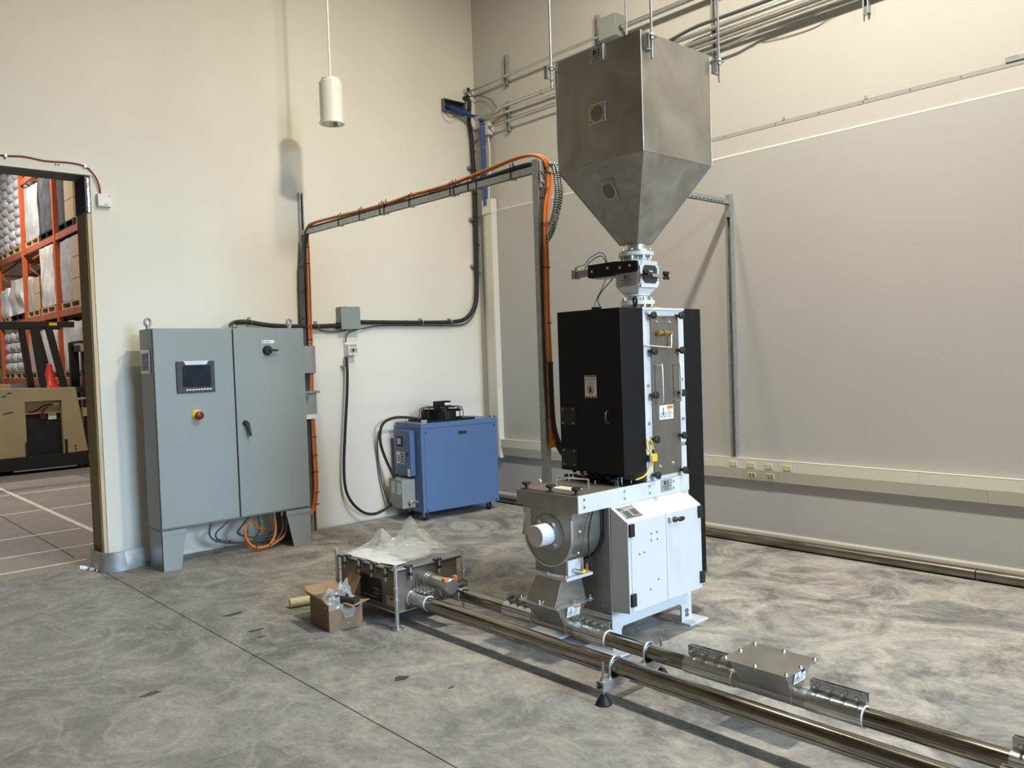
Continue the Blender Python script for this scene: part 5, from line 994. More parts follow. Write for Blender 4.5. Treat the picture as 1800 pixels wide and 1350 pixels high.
# ================================================================== INTAKE TRANSITIONS AND CONVEYING PIPES
P1X, P2X, PZ, PR = 2.765, 3.005, 0.148, 0.0370
def tray_hull(mb, x0, x1, y0, y1, ztop, zb, hwb, iy):
    return mb.hull8([(P2X - hwb, y0 + iy, zb), (P2X + hwb, y0 + iy, zb), (P2X + hwb, y1 - iy, zb), (P2X - hwb, y1 - iy, zb), (x0, y0, ztop), (x1, y0, ztop), (x1, y1, ztop), (x0, y1, ztop)])
t = thing('intake_transition', 'stainless pyramid transition joining the blower outlet to the rear pipe', 'transition', (P2X, 3.0, 0.1))
MB().frustum((2.892, 3.118, 2.905, 3.120), 0.279, (2.945, 3.085, 2.905, 3.085), 0.412).build('upper_pyramid', 'ss', t, 0, bevel=0.001)
MB().box(2.872, 3.138, 2.868, 3.157, 0.272, 0.279).build('flange_plate', 'ss_light', t, 0)
tray_hull(MB(), 2.892, 3.118, 2.893, 3.132, 0.272, PZ, PR, 0.022).build('lower_trough', 'ss', t, 0, bevel=0.001)
MB().cyl((P2X, 2.79, PZ), (P2X, 3.24, PZ), PR + 0.002, 28).build('bottom_tube', 'ss', t)
MB().torus((P2X, 2.912, PZ), (0, 1, 0), PR + 0.002, 0.003, 26, 6).build('weld', 'ss_light', t)
for x, y in ((2.884, 3.145), (2.884, 3.01), (2.884, 2.88), (3.005, 2.88), (3.125, 2.88), (3.125, 3.145)):
    MB().cyl((x, y, 0.262), (x, y, 0.298), 0.005, 8).build('stud', 'bolt', t); bolt_into(MB_ := MB(), (x, y, 0.279), (0, 0, 1), 0.009, 0.008); MB_.build('nut', 'bolt', t)
uu = Vector((1, 0, 0)); vv = Vector((0, -0.022, 0.124)).normalized(); nn = Vector((0, -0.124, -0.022)).normalized()
warning_label(t, Vector((3.012, 2.8955, 0.236)) + nn * 0.001, uu, vv, 0.095, 0.055, nn)
t = thing('intake_box', 'stainless intake box with bolted flat lid on the rear pipe', 'box', (P2X, 1.78, 0.1))
tray_hull(MB(), 2.905, 3.105, 1.650, 1.912, 0.266, PZ, PR, 0.018).build('trough', 'ss', t, 0, bevel=0.001)
MB().box(2.878, 3.132, 1.630, 1.932, 0.266, 0.2705).build('lid', 'ss', t, 0, bevel=0.0008)
MB().cyl((P2X, 1.575, PZ), (P2X, 1.985, PZ), PR + 0.002, 28).build('bottom_tube', 'ss', t)
MB().torus((P2X, 1.668, PZ), (0, 1, 0), PR + 0.002, 0.003, 26, 6).build('weld', 'ss_light', t)
for x in (2.892, 3.118):
    for y in (1.645, 1.781, 1.917):
        MB().cyl((x, y, 0.252), (x, y, 0.282), 0.004, 8).build('stud', 'bolt', t); bolt_into(MB_ := MB(), (x, y, 0.2705), (0, 0, 1), 0.008, 0.008); MB_.build('nut', 'bolt', t)
for y in (1.645, 1.917): bolt_into(MB_ := MB(), (3.005, y, 0.2705), (0, 0, 1), 0.008, 0.008); MB_.build('nut', 'bolt', t)
vv = Vector((0, -0.018, 0.118)).normalized(); nn = Vector((0, -0.118, -0.018)).normalized()
warning_label(t, Vector((3.013, 1.6535, 0.232)) + nn * 0.001, uu, vv, 0.090, 0.052, nn, orange=False)

def rpipe(label, x, y0, y1):
    t = thing('conveyor_pipe', label, 'pipe', (x, (y0 + y1) / 2, PZ - PR))
    MB().pipe((x, y0, PZ), (x, y1, PZ), PR, PR - 0.003, 36).build('pipe', 'pipe', t)
rpipe('long polished steel pipe nearest the camera running from the steel box', P1X, -0.6, 3.97)
rpipe('rear steel pipe between the steel box and the pyramid transition', P2X, 3.24, 3.97)
rpipe('rear steel pipe between the pyramid transition and the lidded box', P2X, 1.985, 2.79)
rpipe('rear steel pipe running out of the lower right corner', P2X, -0.6, 1.575)
def coupling(label, x, y0, y1, ring_near=True, m='zinc'):
    t = thing('pipe_coupling', label, 'coupling', (x, (y0 + y1) / 2, PZ - PR))
    r = PR + 0.0055
    MB().pipe((x, y0, PZ), (x, y1, PZ), r, PR + 0.0005, 36).build('sleeve', m, t)
    for s in (-1, 1):
        xx = x + 0.020 + s * 0.010
        MB().hull8([(xx - 0.002, y0, PZ + r * 0.80), (xx + 0.002, y0, PZ + r * 0.80), (xx + 0.002, y1, PZ + r * 0.80), (xx - 0.002, y1, PZ + r * 0.80), (xx - 0.002, y0, PZ + r + 0.040), (xx + 0.002, y0, PZ + r + 0.040), (xx + 0.002, y1, PZ + r + 0.040), (xx - 0.002, y1, PZ + r + 0.040)]).build('clamp_flange', m, t)
    n = 4
    for k in range(n):
        y = y0 + (y1 - y0) * (k + 0.5) / n
        b = MB().cyl((x - 0.028, y, PZ + r + 0.020), (x + 0.045, y, PZ + r + 0.020), 0.0055, 8); b.cyl((x - 0.005, y, PZ + r + 0.020), (x + 0.008, y, PZ + r + 0.020), 0.012, 6); b.cyl((x + 0.032, y, PZ + r + 0.020), (x + 0.042, y, PZ + r + 0.020), 0.012, 6)
        b.build('clamp_bolt', 'bolt', t)
    ye = y0 if ring_near else y1
    MB().torus((x, ye, PZ), (0, 1, 0), PR + 0.003, 0.0035, 32, 6).build('seal_ring', 'gasket', t)
    return t
coupling('galvanised coupling on the near pipe beside the steel box', P1X, 3.80, 3.935)
coupling('dark coupling on the rear pipe beside the steel box', P2X, 3.78, 3.935)
coupling('galvanised coupling just left of the pyramid transition', P2X, 3.175, 3.40)
coupling('galvanised coupling just right of the pyramid transition', P2X, 2.655, 2.855)
coupling('galvanised coupling just left of the lidded intake box', P2X, 1.945, 2.19)
coupling('galvanised coupling just right of the lidded intake box', P2X, 1.385, 1.610)
coupling('galvanised coupling cut off by the right picture edge on the rear pipe', P2X, 0.66, 0.895)
coupling('galvanised coupling on the near pipe in the lower right corner', P1X, 0.62, 0.86)
# pipe support with levelling feet
t = thing('pipe_support', 'strut pipe support with U-bolts and black levelling foot under both pipes', 'support', (2.88, 2.405, 0))
MB().channel((2.655, 2.405, 0.106), (3.115, 2.405, 0.106), (0, 0, -1), 0.041, 0.041).build('crossbar', 'strut', t)
for x, xr in ((P1X, 2.678), (P2X, 3.095)):
    MB().tube([(x - PR - 0.006, 2.405, 0.100)] + [(x + (PR + 0.006) * math.cos(a), 2.405, PZ + (PR + 0.006) * math.sin(a)) for a in [PI - PI * k / 16 for k in range(17)]] + [(x + PR + 0.006, 2.405, 0.100)], 0.005, 8, 1, smooth=False).build('u_bolt', 'galv', t)
    MB().box(x - 0.020, x + 0.020, 2.388, 2.422, 0.106, 0.1125).build('rubber_pad', 'black_rubber', t)
    for sx in (-1, 1): MB().cyl((x + sx * (PR + 0.006), 2.405, 0.106), (x + sx * (PR + 0.006), 2.405, 0.114), 0.011, 6).build('nut', 'bolt', t)
    MB().cyl((xr, 2.405, 0.02), (xr, 2.405, 0.188), 0.006, 10).build('threaded_rod', 'bolt', t)
    mb = MB().cyl((xr, 2.405, 0.106), (xr, 2.405, 0.118), 0.014, 6); mb.cyl((xr, 2.405, 0.092), (xr, 2.405, 0.104), 0.014, 6); mb.build('rod_nut', 'bolt', t)
    MB().lathe((xr, 2.405, 0.0), (0, 0, 1), [(0, 0.036), (0.006, 0.037), (0.012, 0.034), (0.038, 0.017), (0.044, 0.012)], 24).build('levelling_foot', 'black_rubber', t)

# ================================================================== STAINLESS FLOOR BOX
X0, X1, Y0, Y1, Z0b, Z1b = 2.648, 3.105, 3.965, 4.560, 0.088, 0.322
t = thing('diverter_box', 'low stainless box on four legs where both pipes end', 'box', (2.88, 4.26, 0))
MB().box(X0, X1, Y0, Y1, Z0b, Z1b).build('body', 'ss_panel', t, bevel=0.002)
mb = MB().box(X0 - 0.006, X1 + 0.006, Y0 - 0.012, Y0, Z0b - 0.004, Z0b + 0.004); mb.box(X0 - 0.006, X0 + 0.006, Y0 - 0.012, Y0, Z0b, Z1b); mb.build('front_frame', 'ss_light', t, 0)
MB().box(X0 - 0.010, X0, Y0, Y1, Z0b - 0.004, Z0b + 0.006).build('lower_edge', 'ss_light', t, 0)
MB().box(X0 - 0.015, X1 + 0.015, Y0 - 0.018, Y1 + 0.015, Z1b, Z1b + 0.006).build('lid_seal', 'black_rubber', t, 0)
MB().box(X0 - 0.015, X1 + 0.015, Y0 - 0.018, Y1 + 0.015, Z1b + 0.006, Z1b + 0.016).build('lid', 'lid_steel', t, bevel=0.002)
def latch(x, y, dx, dy):
    k = MB().box(x - 0.016 - abs(dy) * 0.008, x + 0.016 + abs(dy) * 0.008, y - 0.016 - abs(dx) * 0.008, y + 0.016 + abs(dx) * 0.008, Z1b + 0.012, Z1b + 0.026).build('toggle_latch', 'black_plastic', t, bevel=0.003)
    ox, oy = x + dx * 0.020, y + dy * 0.020
    MB().cyl((ox, oy, Z1b - 0.055), (ox, oy, Z1b + 0.018), 0.0085, 10).build('latch_bolt', 'bolt', k)
    MB().cyl((ox, oy, Z1b - 0.030), (ox, oy, Z1b - 0.012), 0.014, 8).build('latch_nut', 'black_plastic', k)
for y in (4.02, 4.17, 4.31, 4.47): latch(X0 - 0.006, y, -1, 0)
for x in (2.74, 2.95): latch(x, Y0 - 0.008, 0, -1)
latch(3.09, 4.20, 1, 0)
for x, y in ((2.632, 3.932), (2.632, 4.585), (3.128, 3.935), (3.128, 4.585)):
    MB().cyl((x, y, 0.006), (x, y, 0.372), 0.0115, 16).build('leg_post', 'ss_light', t)
    MB().lathe((x, y, 0), (0, 0, 1), [(0, 0.034), (0.008, 0.034), (0.010, 0.028), (0.016, 0.014)], 24).build('leg_foot', 'ss', t)
    for z in (0.235, 0.165): MB().cyl((x, y, z), (x, y, z + 0.012), 0.017, 16).build('leg_clamp', 'ss_light', t)
mb = MB().cyl((2.87, 3.968, 0.240), (2.87, 3.935, 0.240), 0.046, 30); mb.cyl((2.87, 3.935, 0.240), (2.87, 3.915, 0.240), 0.042, 30); mb.build('tube_collar', 'ss_light', t)
st = MB().pipe((2.87, 3.915, 0.240), (2.87, 3.735, 0.240), 0.038, 0.035, 32).build('side_tube', 'ss_light', t)
MB().lathe((2.87, 3.76, 0.240), (0, -1, 0), [(0, 0.043), (0.006, 0.045), (0.045, 0.044), (0.050, 0.040)], 32).build('tube_cap', 'ss_light', st, label='polished round end cap')
for sx in (-1, 1): MB().box(2.87 + sx * 0.038 - 0.010, 2.87 + sx * 0.038 + 0.010, 3.72, 3.75, 0.268, 0.292).build('cam_lever', 'orange_bright', st, bevel=0.003)
MB().cyl((2.905, 3.74, 0.212), (2.93, 3.70, 0.195), 0.008, 8).build('cap_latch', 'black_plastic', st)
for i, x in enumerate((2.83, 2.865, 2.90)): MB().sphere((x, 3.86 - 0.05 * i, 0.205), 0.007, 8).build('stud', 'ss_light', t)
MB().tube([(2.80, 3.952, 0.285), (2.795, 3.94, 0.25), (2.785, 3.935, 0.215)], 0.0035, 6, 3).build('lanyard', 'ink', t)
for x in (P1X, P2X): MB().lathe((x, Y0, PZ), (0, -1, 0), [(0, 0.050), (0.012, 0.050), (0.016, 0.044), (0.030, 0.0425)], 30).build('pipe_collar', 'ss_light', t)
l = MB().box(X0 - 0.0015, X0, 4.105, 4.34, 0.118, 0.255).build('black_label', 'ink', t, 0)
mb = MB(); mb.box(X0 - 0.002, X0 - 0.0015, 4.135, 4.20, 0.190, 0.194); mb.box(X0 - 0.002, X0 - 0.0015, 4.135, 4.20, 0.160, 0.164); mb.box(X0 - 0.002, X0 - 0.0015, 4.135, 4.139, 0.160, 0.194); mb.box(X0 - 0.002, X0 - 0.0015, 4.165, 4.169, 0.166, 0.188); rows_into(mb, (X0 - 0.002, 4.22, 0.14), (0, -1, 0), (0, 0, 1), [(-0.08, 0.06, 0.0, 0.006)]); mb.build('print', 'label_silver', l, 0)
l = MB().box(X0 - 0.0015, X0, 3.975, 4.060, 0.118, 0.175).build('warning_label', 'label_silver', t, 0)
mb = MB(); flat(mb, (X0 - 0.002, 4.0, 0.160), (0, -1, 0), (0, 0, 1), -0.02, 0.022, -0.008, 0.008); mb.build('print', 'ink_red', l, 0)

# clear plastic and papers lying on the lid
t = thing('clear_plastic_bag', 'crumpled clear plastic bag heaped on the steel box lid', 'plastic bag', (2.9, 4.25, Z1b + 0.016))
def film(name, fx, x0, x1, y0, y1, nx, ny, m='plastic_film', parent=None, th=0.0):
    mb = MB(); g_ = []
    for i in range(nx + 1):
        row = []
        for j in range(ny + 1):
            x = x0 + (x1 - x0) * i / nx; y = y0 + (y1 - y0) * j / ny
            row.append(mb.bm.verts.new(fx(x, y)))
        g_.append(row)
    for i in range(nx):
        for j in range(ny): mb.bm.faces.new((g_[i][j], g_[i + 1][j], g_[i + 1][j + 1], g_[i][j + 1]))
    return mb.build(name, m, parent, 18)
ZL = Z1b + 0.0175
def bagf(seed, peaks, base=0.012):
    def f(x, y):
        h = 0
        for px, py, hh, sx, sy in peaks: h = max(h, hh * math.exp(-(((x - px) / sx) ** 2 + ((y - py) / sy) ** 2) ** 0.8))
        v_ = Vector((x * 9, y * 9, seed)); nz = mnoise.noise(v_) + 0.8 * (0.5 - abs(mnoise.noise(v_ * 2.3))) + 0.5 * (0.5 - abs(mnoise.noise(v_ * 5.1)))
        h = max(0.0, h * (1 + 0.38 * nz) + base * (1 + nz))
        return (x + 0.018 * mnoise.noise(v_ * 1.7 + Vector((3, 1, 0))), y + 0.018 * mnoise.noise(v_ * 1.9 + Vector((0, 5, 2))), ZL + h)
    return f
film('bag_film', bagf(1.0, [(2.78, 4.30, 0.13, 0.09, 0.13), (2.86, 4.20, 0.10, 0.12, 0.12)]), 2.66, 3.02, 4.02, 4.50, 30, 34, parent=t)
film('bag_film', bagf(4.0, [(3.00, 4.30, 0.16, 0.085, 0.10), (3.0, 4.16, 0.10, 0.10, 0.16)]), 2.80, 3.10, 4.00, 4.46, 26, 34, parent=t)
film('bag_film', bagf(7.0, [(2.92, 4.16, 0.075, 0.12, 0.12)]), 2.74, 3.09, 3.99, 4.36, 24, 26, parent=t)
t = thing('loose_papers', 'white papers in a plastic sleeve at the left end of the steel box', 'papers', (2.74, 4.42, ZL))
def paper(cx, cy, w_, h_, a, z): 
    ca, sa = math.cos(a), math.sin(a); q = lambda x, y: (cx + ca * x - sa * y, cy + sa * x + ca * y)
    MB().prism([q(-w_ / 2, -h_ / 2), q(w_ / 2, -h_ / 2), q(w_ / 2, h_ / 2), q(-w_ / 2, h_ / 2)], 'z', z, z + 0.002).build('sheet', 'paper', t, 0)
paper(2.755, 4.42, 0.19, 0.24, 0.15, ZL + 0.0005); paper(2.74, 4.25, 0.15, 0.22, -0.08, ZL + 0.003); paper(2.725, 4.08, 0.09, 0.12, 0.2, ZL + 0.006)
film('sleeve_film', bagf(9.0, [(2.75, 4.42, 0.022, 0.1, 0.12)], 0.006), 2.64, 2.88, 4.26, 4.57, 24, 28, parent=t)

# ================================================================== CARDBOARD BOX
ca = math.atan2(4.164 - 4.188, 2.542 - 2.333)
t = thing('cardboard_box', 'open brown cardboard box on the floor in front of the steel box', 'cardboard box', (2.335, 4.186, 0), ca)
bw, bd, bh, th = 0.212, 0.272, 0.152, 0.004
for nm, a in (('front_wall', (0, bw, 0, th)), ('rear_wall', (0, bw, bd - th, bd)), ('left_wall', (0, th, 0, bd)), ('right_wall', (bw - th, bw, 0, bd))): MB().box(a[0], a[1], a[2], a[3], 0.001, bh).build(nm, 'cardboard', t, 0, local=True)
MB().box(th, bw - th, th, bd - th, 0.001, 0.006).build('bottom', 'cardboard_in', t, 0, local=True)
def flap(p0, p1, p2, p3):
    n_ = (Vector(p1) - Vector(p0)).cross(Vector(p3) - Vector(p0)).normalized() * 0.003
    MB().hull8([Vector(p) for p in (p0, p1, p2, p3)] + [Vector(p) + n_ for p in (p0, p1, p2, p3)]).build('flap', 'cardboard_in', t, 0, local=True)
flap((0, 0.01, bh), (0, bd - 0.01, bh), (-0.045, bd + 0.01, bh + 0.050), (-0.035, 0.0, bh + 0.045))
flap((0.005, bd, bh), (bw - 0.005, bd, bh), (bw - 0.005, bd + 0.10, bh + 0.035), (0.005, bd + 0.10, bh + 0.035))
flap((bw, bd - 0.01, bh), (bw, 0.12, bh), (bw + 0.05, 0.11, bh + 0.105), (bw + 0.05, bd - 0.01, bh + 0.105))
flap((bw - 0.005, 0, bh), (bw * 0.42, 0, bh), (bw * 0.50, -0.095, bh - 0.004), (bw + 0.005, -0.095, bh + 0.020))
MB().box(bw * 0.55, bw * 0.58, -0.0006, 0, 0.03, 0.034).build('white_speck', 'label_white', t, 0, local=True)
# things in and around it
t2 = thing('black_grip', 'black ribbed rubber tube sticking out over the cardboard box front', 'tube', (2.44, 4.20, 0.12), ca)
R2 = ROOT[t.name]
pA, pB = R2 @ Vector((0.075, 0.15, bh + 0.002)), R2 @ Vector((0.145, -0.075, bh + 0.008))
MB().lathe(pA, pB - pA, [(0, 0.020), (0.02, 0.024)] + [(0.03 + 0.02 * k, 0.0245 if k % 2 else 0.0235) for k in range(9)] + [((pB - pA).length - 0.004, 0.026), ((pB - pA).length, 0.024)], 24).build('sleeve', 'black_rubber', t2)
MB().cyl(pB + (pB - pA).normalized() * -0.002, pB + (pB - pA).normalized() * 0.001, 0.015, 18).build('bore', 'ink', t2)
MB().torus(pB, pB - pA, 0.018, 0.002, 20, 6).build('end_ring', 'bezel', t2)
t3 = thing('box_wrapping', 'clear plastic wrapping spilling out of the cardboard box', 'plastic bag', tuple(R2 @ Vector((0.1, 0.1, 0.1))), ca)
def wrapf(seed, c, rx, ry, h):
    def f(a, b):
        v_ = Vector((a * 30, b * 30, seed)); nz = mnoise.noise(v_) + 0.6 * mnoise.noise(v_ * 2.3)
        d = math.exp(-((a / rx) ** 2 + (b / ry) ** 2))
        return R2 @ Vector((c[0] + a + 0.02 * nz, c[1] + b + 0.015 * mnoise.noise(v_ * 1.5 + Vector((7, 0, 0))), c[2] + h * d * (1 + 0.6 * nz) + 0.01 * nz))
    return f
film('film', wrapf(2, (0.05, 0.09, bh - 0.02), 0.05, 0.06, 0.085), -0.06, 0.06, -0.07, 0.07, 22, 24, parent=t3)
film('film', wrapf(5, (0.15, 0.15, bh - 0.02), 0.05, 0.06, 0.095), -0.05, 0.06, -0.06, 0.07, 20, 22, parent=t3)
def hang(a, b):
    v_ = Vector((a * 40, b * 40, 3)); nz = mnoise.noise(v_)
    return R2 @ Vector((0.12 + a * (0.6 + 0.8 * (b + 0.0) / 0.075), -0.012 - 0.012 * abs(nz), bh - 0.01 - 0.075 + b + 0.006 * nz))
film('hanging_film', hang, -0.04, 0.04, 0.0, 0.085, 14, 14, parent=t3)
def dangle(a, b):
    v_ = Vector((a * 40, b * 40, 8)); nz = mnoise.noise(v_)
    return R2 @ Vector((0.02 + a, -0.004 - 0.016 * abs(nz), bh - 0.03 + b))
film('hanging_film', dangle, -0.02, 0.05, 0.0, 0.08, 12, 12, parent=t3)
t4_ = thing('foam_tube', 'pale yellow foam tube on the floor behind the cardboard box', 'tube', (2.50, 4.72, 0))
MB().lathe((2.405, 4.80, 0.030), (0.55, -0.15, 0), [(0, 0.024), (0.004, 0.029), (0.20, 0.029), (0.203, 0.024)], 22).build('foam', 'foam', t4_)

# ================================================================== WAREHOUSE BEYOND THE DOORWAY
RXF, RXB = 4.0, 5.05
ys = [13.9, 16.3, 18.7, 21.1, 23.5]
def upright(y, label):
    t = thing('rack_upright', label, 'rack frame', (RXF + 0.5, y, 0))
    for x in (RXF, RXB): MB().box(x - 0.04, x + 0.04, y - 0.04, y + 0.04, 0, 6.2).build('post', 'rack_orange', t, 0, bevel=0.004)
    z = 0.3; s = 1
    while z < 5.8:
        a, b = (RXF, RXB) if s > 0 else (RXB, RXF)
        MB().obar((a, y, z), (b, y, z + 0.85), 0.035, 0.035).build('diagonal_brace', 'rack_orange', t, 0); z += 0.85; s = -s
    for zz in (0.3, 2.0, 3.7, 5.4): MB().obar((RXF, y, zz), (RXB, y, zz), 0.035, 0.035).build('horizontal_brace', 'rack_orange', t, 0)
for y, lb in zip(ys, ('orange rack frame nearest the doorway, mostly hidden by the jamb', 'orange rack frame seen right of centre through the doorway', 'orange rack frame seen left of centre through the doorway', 'orange rack frame at the left picture edge through the doorway', 'farthest orange rack frame, deep in the warehouse')): upright(y, lb)
LV = [1.42, 2.62, 3.98, 5.35]
words = {1.42: 'lowest', 2.62: 'second', 3.98: 'third', 5.35: 'top'}
bayw = ('nearest', 'middle', 'left', 'farthest')
for i in range(4):
    for z in LV[:4 if i < 2 else 3]:
        t = thing('rack_crossbar', f'rusty orange rack beam on the {words[z]} level of the {bayw[i]} bay', 'rack bar', (RXF, (ys[i] + ys[i + 1]) / 2, z))
        for x, nm in ((RXF, 'front_rail'), (RXB, 'rear_rail')): MB().box(x - 0.025, x + 0.025, ys[i] + 0.042, ys[i + 1] - 0.042, z - 0.11, z).build(nm, 'rack_beam', t, 0)
def pallet(y, z, d, w_, lb, m='pallet_wood'):
    t = thing('pallet', lb, 'pallet', (4.52, y, z))
    for k in range(5): x = 3.98 + k * 0.25; MB().box(x, x + 0.16, y - w_ / 2, y + w_ / 2, z + 0.105, z + 0.125).build('deck_board', m, t, 0)
    for yy in (y - w_ / 2 + 0.04, y, y + w_ / 2 - 0.04): MB().box(3.98, 5.14, yy - 0.035, yy + 0.035, z + 0.022, z + 0.105).build('stringer', m, t, 0)
    for x in (3.98, 4.98): MB().box(x, x + 0.16, y - w_ / 2, y + w_ / 2, z + 0.002, z + 0.022).build('bottom_board', m, t, 0)
def rough(mb, x0, x1, y0, y1, z0, z1, amp, seed, n=8, round_=0.04):
    b2 = bmesh.new(); bmesh.ops.create_cube(b2, size=1.0); bmesh.ops.subdivide_edges(b2, edges=b2.edges[:], cuts=n, use_grid_fill=True)
    for v_ in b2.verts:
        c = v_.co * 2; l_ = max(abs(c.x), abs(c.y), abs(c.z)); rr = c.length
        c2 = c * (1 - round_ * max(0, rr - 1))
        p = Vector(((x0 + x1) / 2 + c2.x * (x1 - x0) / 2, (y0 + y1) / 2 + c2.y * (y1 - y0) / 2, (z0 + z1) / 2 + c2.z * (z1 - z0) / 2))
        nv = Vector((mnoise.noise(p * 3 + Vector((seed, 0, 0))), mnoise.noise(p * 3 + Vector((0, seed, 0))), mnoise.noise(p * 3.3 + Vector((0, 0, seed)))))
        v_.co = p + nv * amp * (1 if c.z > -0.99 else 0)
    vm = {v_: mb.bm.verts.new(v_.co) for v_ in b2.verts}
    for f in b2.faces: mb.bm.faces.new([vm[v_] for v_ in f.verts])
    b2.free(); return mb
def load(y, z, w_, h, m, lb, amp=0.02, boxes=None, d=1.0, pm='pallet_wood', plb=None, sacks=0):
    pallet(y, z, d, w_, plb or ('pallet under the ' + lb), pm)
    t = thing('pallet_load', lb, 'pallet load', (4.5, y, z + 0.125))
    zb = z + 0.127
    if sacks:
        hh = h / sacks
        for k in range(sacks):
            for s in (-1, 1): rough(MB(), 3.97, 4.97, y + s * w_ / 4 - w_ / 4 + 0.01, y + s * w_ / 4 + w_ / 4 - 0.01, zb + k * hh, zb + (k + 1) * hh + 0.01, 0.015, k + s * 3.1, 4, 0.22).build('sack', m, t, 60)
        return
    y1 = y + w_ / 2; y0 = y - w_ / 2
    if boxes:      # cartons at the near end, film-wrapped remainder
        yb = y0 + boxes
        nz = max(2, int(h / 0.33))
        for k in range(nz): MB().box(3.995, 4.95, y0 + 0.005, yb, zb + k * h / nz, zb + (k + 1) * h / nz - 0.006).build('carton', 'carton', t, 0, bevel=0.006)
        rough(MB(), 3.985, 4.96, yb + 0.003, y1, zb, zb + h, amp, y).build('film_wrap', m, t, 50)
    else:
        rough(MB(), 3.985, 4.96, y0, y1, zb, zb + h, amp, y + z).build('film_wrap', m, t, 50)
load(17.95, 3.98, 1.05, 1.02, 'wrap_grey', 'grey film-wrapped load on the third level of the middle bay')
load(16.85, 3.98, 0.95, 1.10, 'wrap_dark', 'dark film-wrapped load on the third level beside the centre frame', pm='truck_black', plb='black pallet on the third level beside the centre frame')
load(15.6, 3.98, 1.0, 1.05, 'wrap_dark', 'carton load on the third level of the nearest bay', boxes=0.55, pm='truck_black', plb='black pallet on the third level of the nearest bay')
load(14.45, 3.98, 0.95, 0.9, 'wrap_grey', 'grey bulging load on the third level beside the jamb', amp=0.05)
load(19.5, 3.98, 1.15, 1.75, 'sack', 'tall stack of silver film sacks on the third level of the left bay', sacks=9, plb='pallet under the tall silver sack stack on the third level')
load(20.6, 3.98, 0.95, 1.7, 'sack', 'second stack of silver sacks at the left picture edge', sacks=9)
load(18.1, 2.62, 0.95, 0.62, 'wrap_grey', 'half carton, half film-wrapped low load on the second level', boxes=0.42)
load(17.0, 2.62, 1.0, 1.12, 'wrap_clear', 'tall clear-wrapped load on the second level beside the centre frame', amp=0.03)
load(15.5, 2.62, 1.15, 1.08, 'wrap_grey', 'tallest grey load on the second level with cartons at its near end', boxes=0.45)
load(14.35, 2.62, 0.8, 0.9, 'wrap_clear', 'pale load on the second level beside the jamb')
load(19.5, 2.62, 1.1, 0.75, 'wrap_clear', 'slumped clear-wrapped load on the second level of the left bay', amp=0.08, pm='truck_black', plb='black pallet on the second level of the left bay')
load(20.62, 2.62, 0.72, 0.6, 'paper', 'white bag load on the second level at the left picture edge', amp=0.05)
load(18.12, 1.42, 1.0, 0.78, 'wrap_grey', 'grey load on the lowest level of the middle bay', amp=0.03)
load(17.05, 1.42, 1.05, 0.88, 'wrap_clear', 'clear-wrapped load on the lowest level behind the truck guard', amp=0.03)
load(15.6, 1.42, 1.1, 0.85, 'wrap_clear', 'clear-wrapped load on the lowest level of the nearest bay', amp=0.05)
load(14.45, 1.42, 0.9, 0.75, 'wrap_dark', 'dark small load on the lowest level beside the jamb', amp=0.05)
load(19.4, 1.42, 1.0, 0.85, 'sack', 'grey sack stack on the lowest level of the left bay', sacks=4)
load(20.5, 1.42, 1.0, 0.85, 'sack', 'grey sack stack on the lowest level at the left picture edge', sacks=4)

# forklift truck seen from the side
FY0, FY1 = 14.25, 15.15
t = thing('forklift_truck', 'cream electric forklift truck seen side-on through the doorway', 'forklift', (2.9, 14.7, 0))
mb = MB().prism([(1.3, 0.26), (2.950, 0.26), (2.950, 1.095), (3.452, 1.095), (3.452, 0.26), (3.800, 0.27), (3.665, 1.29), (2.6, 1.315), (1.3, 1.31)], 'y', FY0, FY0 + 0.10); mb.build('side_panel', 'truck_cream', t, 0, bevel=0.006)
MB().box(1.3, 3.66, FY0 + 0.10, FY1, 0.9, 1.285).build('deck', 'truck_cream', t, 0)
MB().box(2.86, 3.56, FY0 + 0.14, FY1, 0.20, 0.96).build('battery', 'truck_black', t, 0)
MB().box(2.95, 3.45, FY0 + 0.12, FY0 + 0.14, 0.985, 1.04).build('battery_rail', 'truck_cream', t, 0)
MB().box(3.285, 3.40, FY0 + 0.125, FY0 + 0.138, 0.80, 0.905).build('battery_label', 'label_white', t, 0)
MB().box(3.36, 3.44, FY0 + 0.08, FY0 + 0.12, 1.02, 1.06).build('terminal', 'galv', t, 0)
for pts in ([(3.0, FY0 + 0.11, 0.93), (3.12, FY0 + 0.10, 0.95), (3.22, FY0 + 0.10, 1.02), (3.34, FY0 + 0.10, 1.03)], [(3.28, FY0 + 0.10, 1.0), (3.20, FY0 + 0.09, 0.94), (3.18, FY0 + 0.09, 0.84), (3.22, FY0 + 0.09, 0.84), (3.215, FY0 + 0.10, 0.95)]): MB().tube(pts, 0.012, 7, 5).build('battery_cable', 'black_rubber' if pts[0][0] < 3.1 else 'maroon', t)
MB().box(1.3, 3.80, FY0 - 0.01, FY1, 0.06, 0.26).build('skirt', 'truck_black', t, 0, bevel=0.008)
MB().box(2.75, 3.62, FY0 - 0.03, FY0 - 0.01, 0.045, 0.062).build('skirt_edge', 'galv', t, 0)
for x, r in ((2.50, 0.11), (3.86, 0.17), (1.6, 0.11)):
    wh = MB().lathe((x, FY0 + 0.02, r), (0, 1, 0), [(0, r * 0.55), (0.01, r * 0.9), (0.03, r), (0.13, r), (0.15, r * 0.9)], 28).build('wheel', 'black_rubber', t)
    MB().cyl((x, FY0 + 0.015, r), (x, FY0 + 0.03, r), r * 0.45, 18).build('hub', 'ss_cast', wh)
MB().box(1.4, 3.70, FY0 + 0.02, FY0 + 0.10, 2.235, 2.325).build('guard_rail', 'truck_black', t, 0, bevel=0.006)
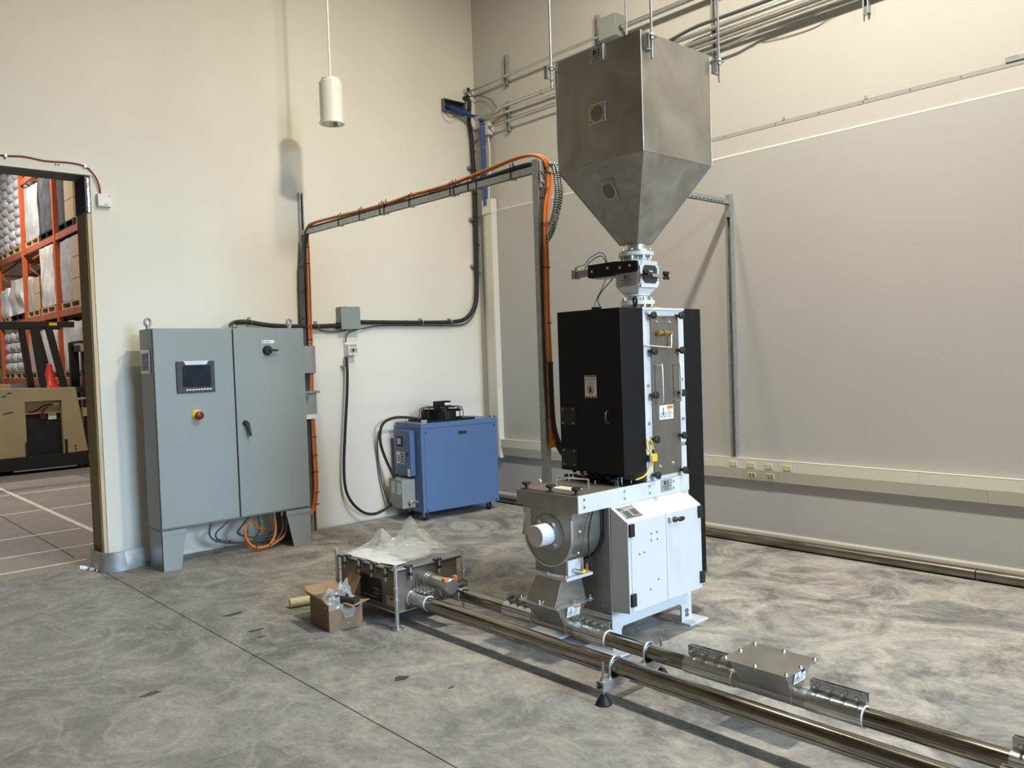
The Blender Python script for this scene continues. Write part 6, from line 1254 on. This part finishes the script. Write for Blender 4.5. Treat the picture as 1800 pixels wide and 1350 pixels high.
MB().box(1.4, 3.70, FY1 - 0.10, FY1 - 0.02, 2.235, 2.325).build('guard_rail', 'truck_black', t, 0, bevel=0.006)
MB().box(3.34, 3.45, FY0 + 0.015, FY0 + 0.02, 2.262, 2.305).build('guard_badge', 'yellow', t, 0)
for a, b in (((3.13, 2.24), (3.225, 1.30)), ((3.335, 2.24), (3.520, 1.29))):
    for yy in (FY0 + 0.06, FY1 - 0.06): MB().obar((a[0], yy, a[1]), (b[0], yy, b[1]), 0.09, 0.08, (0, 1, 0)).build('guard_strut', 'truck_black', t, 0)
for yy in (FY0 + 0.05, FY1 - 0.15): MB().box(3.80, 3.93, yy, yy + 0.10, 0.06, 2.02).build('mast_rail', 'truck_black', t, 0)
for z in (0.4, 1.2, 1.95): MB().box(3.82, 3.90, FY0 + 0.15, FY1 - 0.15, z, z + 0.08).build('mast_crossbar', 'truck_black', t, 0)
MB().box(3.75, 3.95, FY0 - 0.02, FY0 + 0.12, 0.82, 0.955).build('mast_bracket', 'truck_cream', t, 0, bevel=0.005)
MB().box(3.70, 3.965, FY0 - 0.03, FY0 + 0.12, 1.85, 1.975).build('control_bracket', 'truck_cream', t, 0, bevel=0.005)
MB().box(3.66, 3.745, FY0 - 0.06, FY0 - 0.02, 1.845, 1.945).build('control_display', 'bezel', t, 0)
MB().cyl((3.66, FY0 + 0.03, 1.10), (3.96, FY0 + 0.03, 1.105), 0.018, 10).build('grab_bar', 'galv', t)
for z in (0.31, 0.36): MB().cyl((3.62, FY0, z), (3.62, FY0 - 0.004, z), 0.014, 8).build('bolt_hole', 'ink', t)
for x in (2.945, 3.49): MB().box(x - 0.02, x + 0.015, FY0 - 0.02, FY0, 0.26, 0.48).build('battery_stop', 'truck_black', t, 0)
MB().box(2.2, 2.83, FY0 + 0.3, FY0 + 0.6, 1.285, 1.375).build('wood_block', 'pallet_wood', t, 0)
for a, b in (((2.66, 0.93), (2.79, 0.955)), ((2.72, 1.24), (2.78, 1.245)), ((2.65, 1.19), (2.71, 1.2))): MB().obar((a[0], FY0 - 0.0005, a[1]), (b[0], FY0 - 0.0005, b[1]), 0.002, 0.016, (0, 0, 1)).build('scratch', 'truck_black', t, 0)
t = thing('traffic_cone', 'red traffic cone standing on top of the forklift truck', 'cone', (3.345, FY0 + 0.17, 1.29))
MB().prism([(3.345 + 0.15 * math.cos(PI / 8 + k * PI / 4), FY0 + 0.17 + 0.15 * math.sin(PI / 8 + k * PI / 4)) for k in range(8)], 'z', 1.288, 1.312).build('base', 'cone', t, 0)
MB().lathe((3.345, FY0 + 0.17, 1.312), (0, 0, 1), [(0, 0.125), (0.02, 0.10), (0.025, 0.095), (0.355, 0.032), (0.36, 0.024)], 28).build('cone_body', 'cone', t)
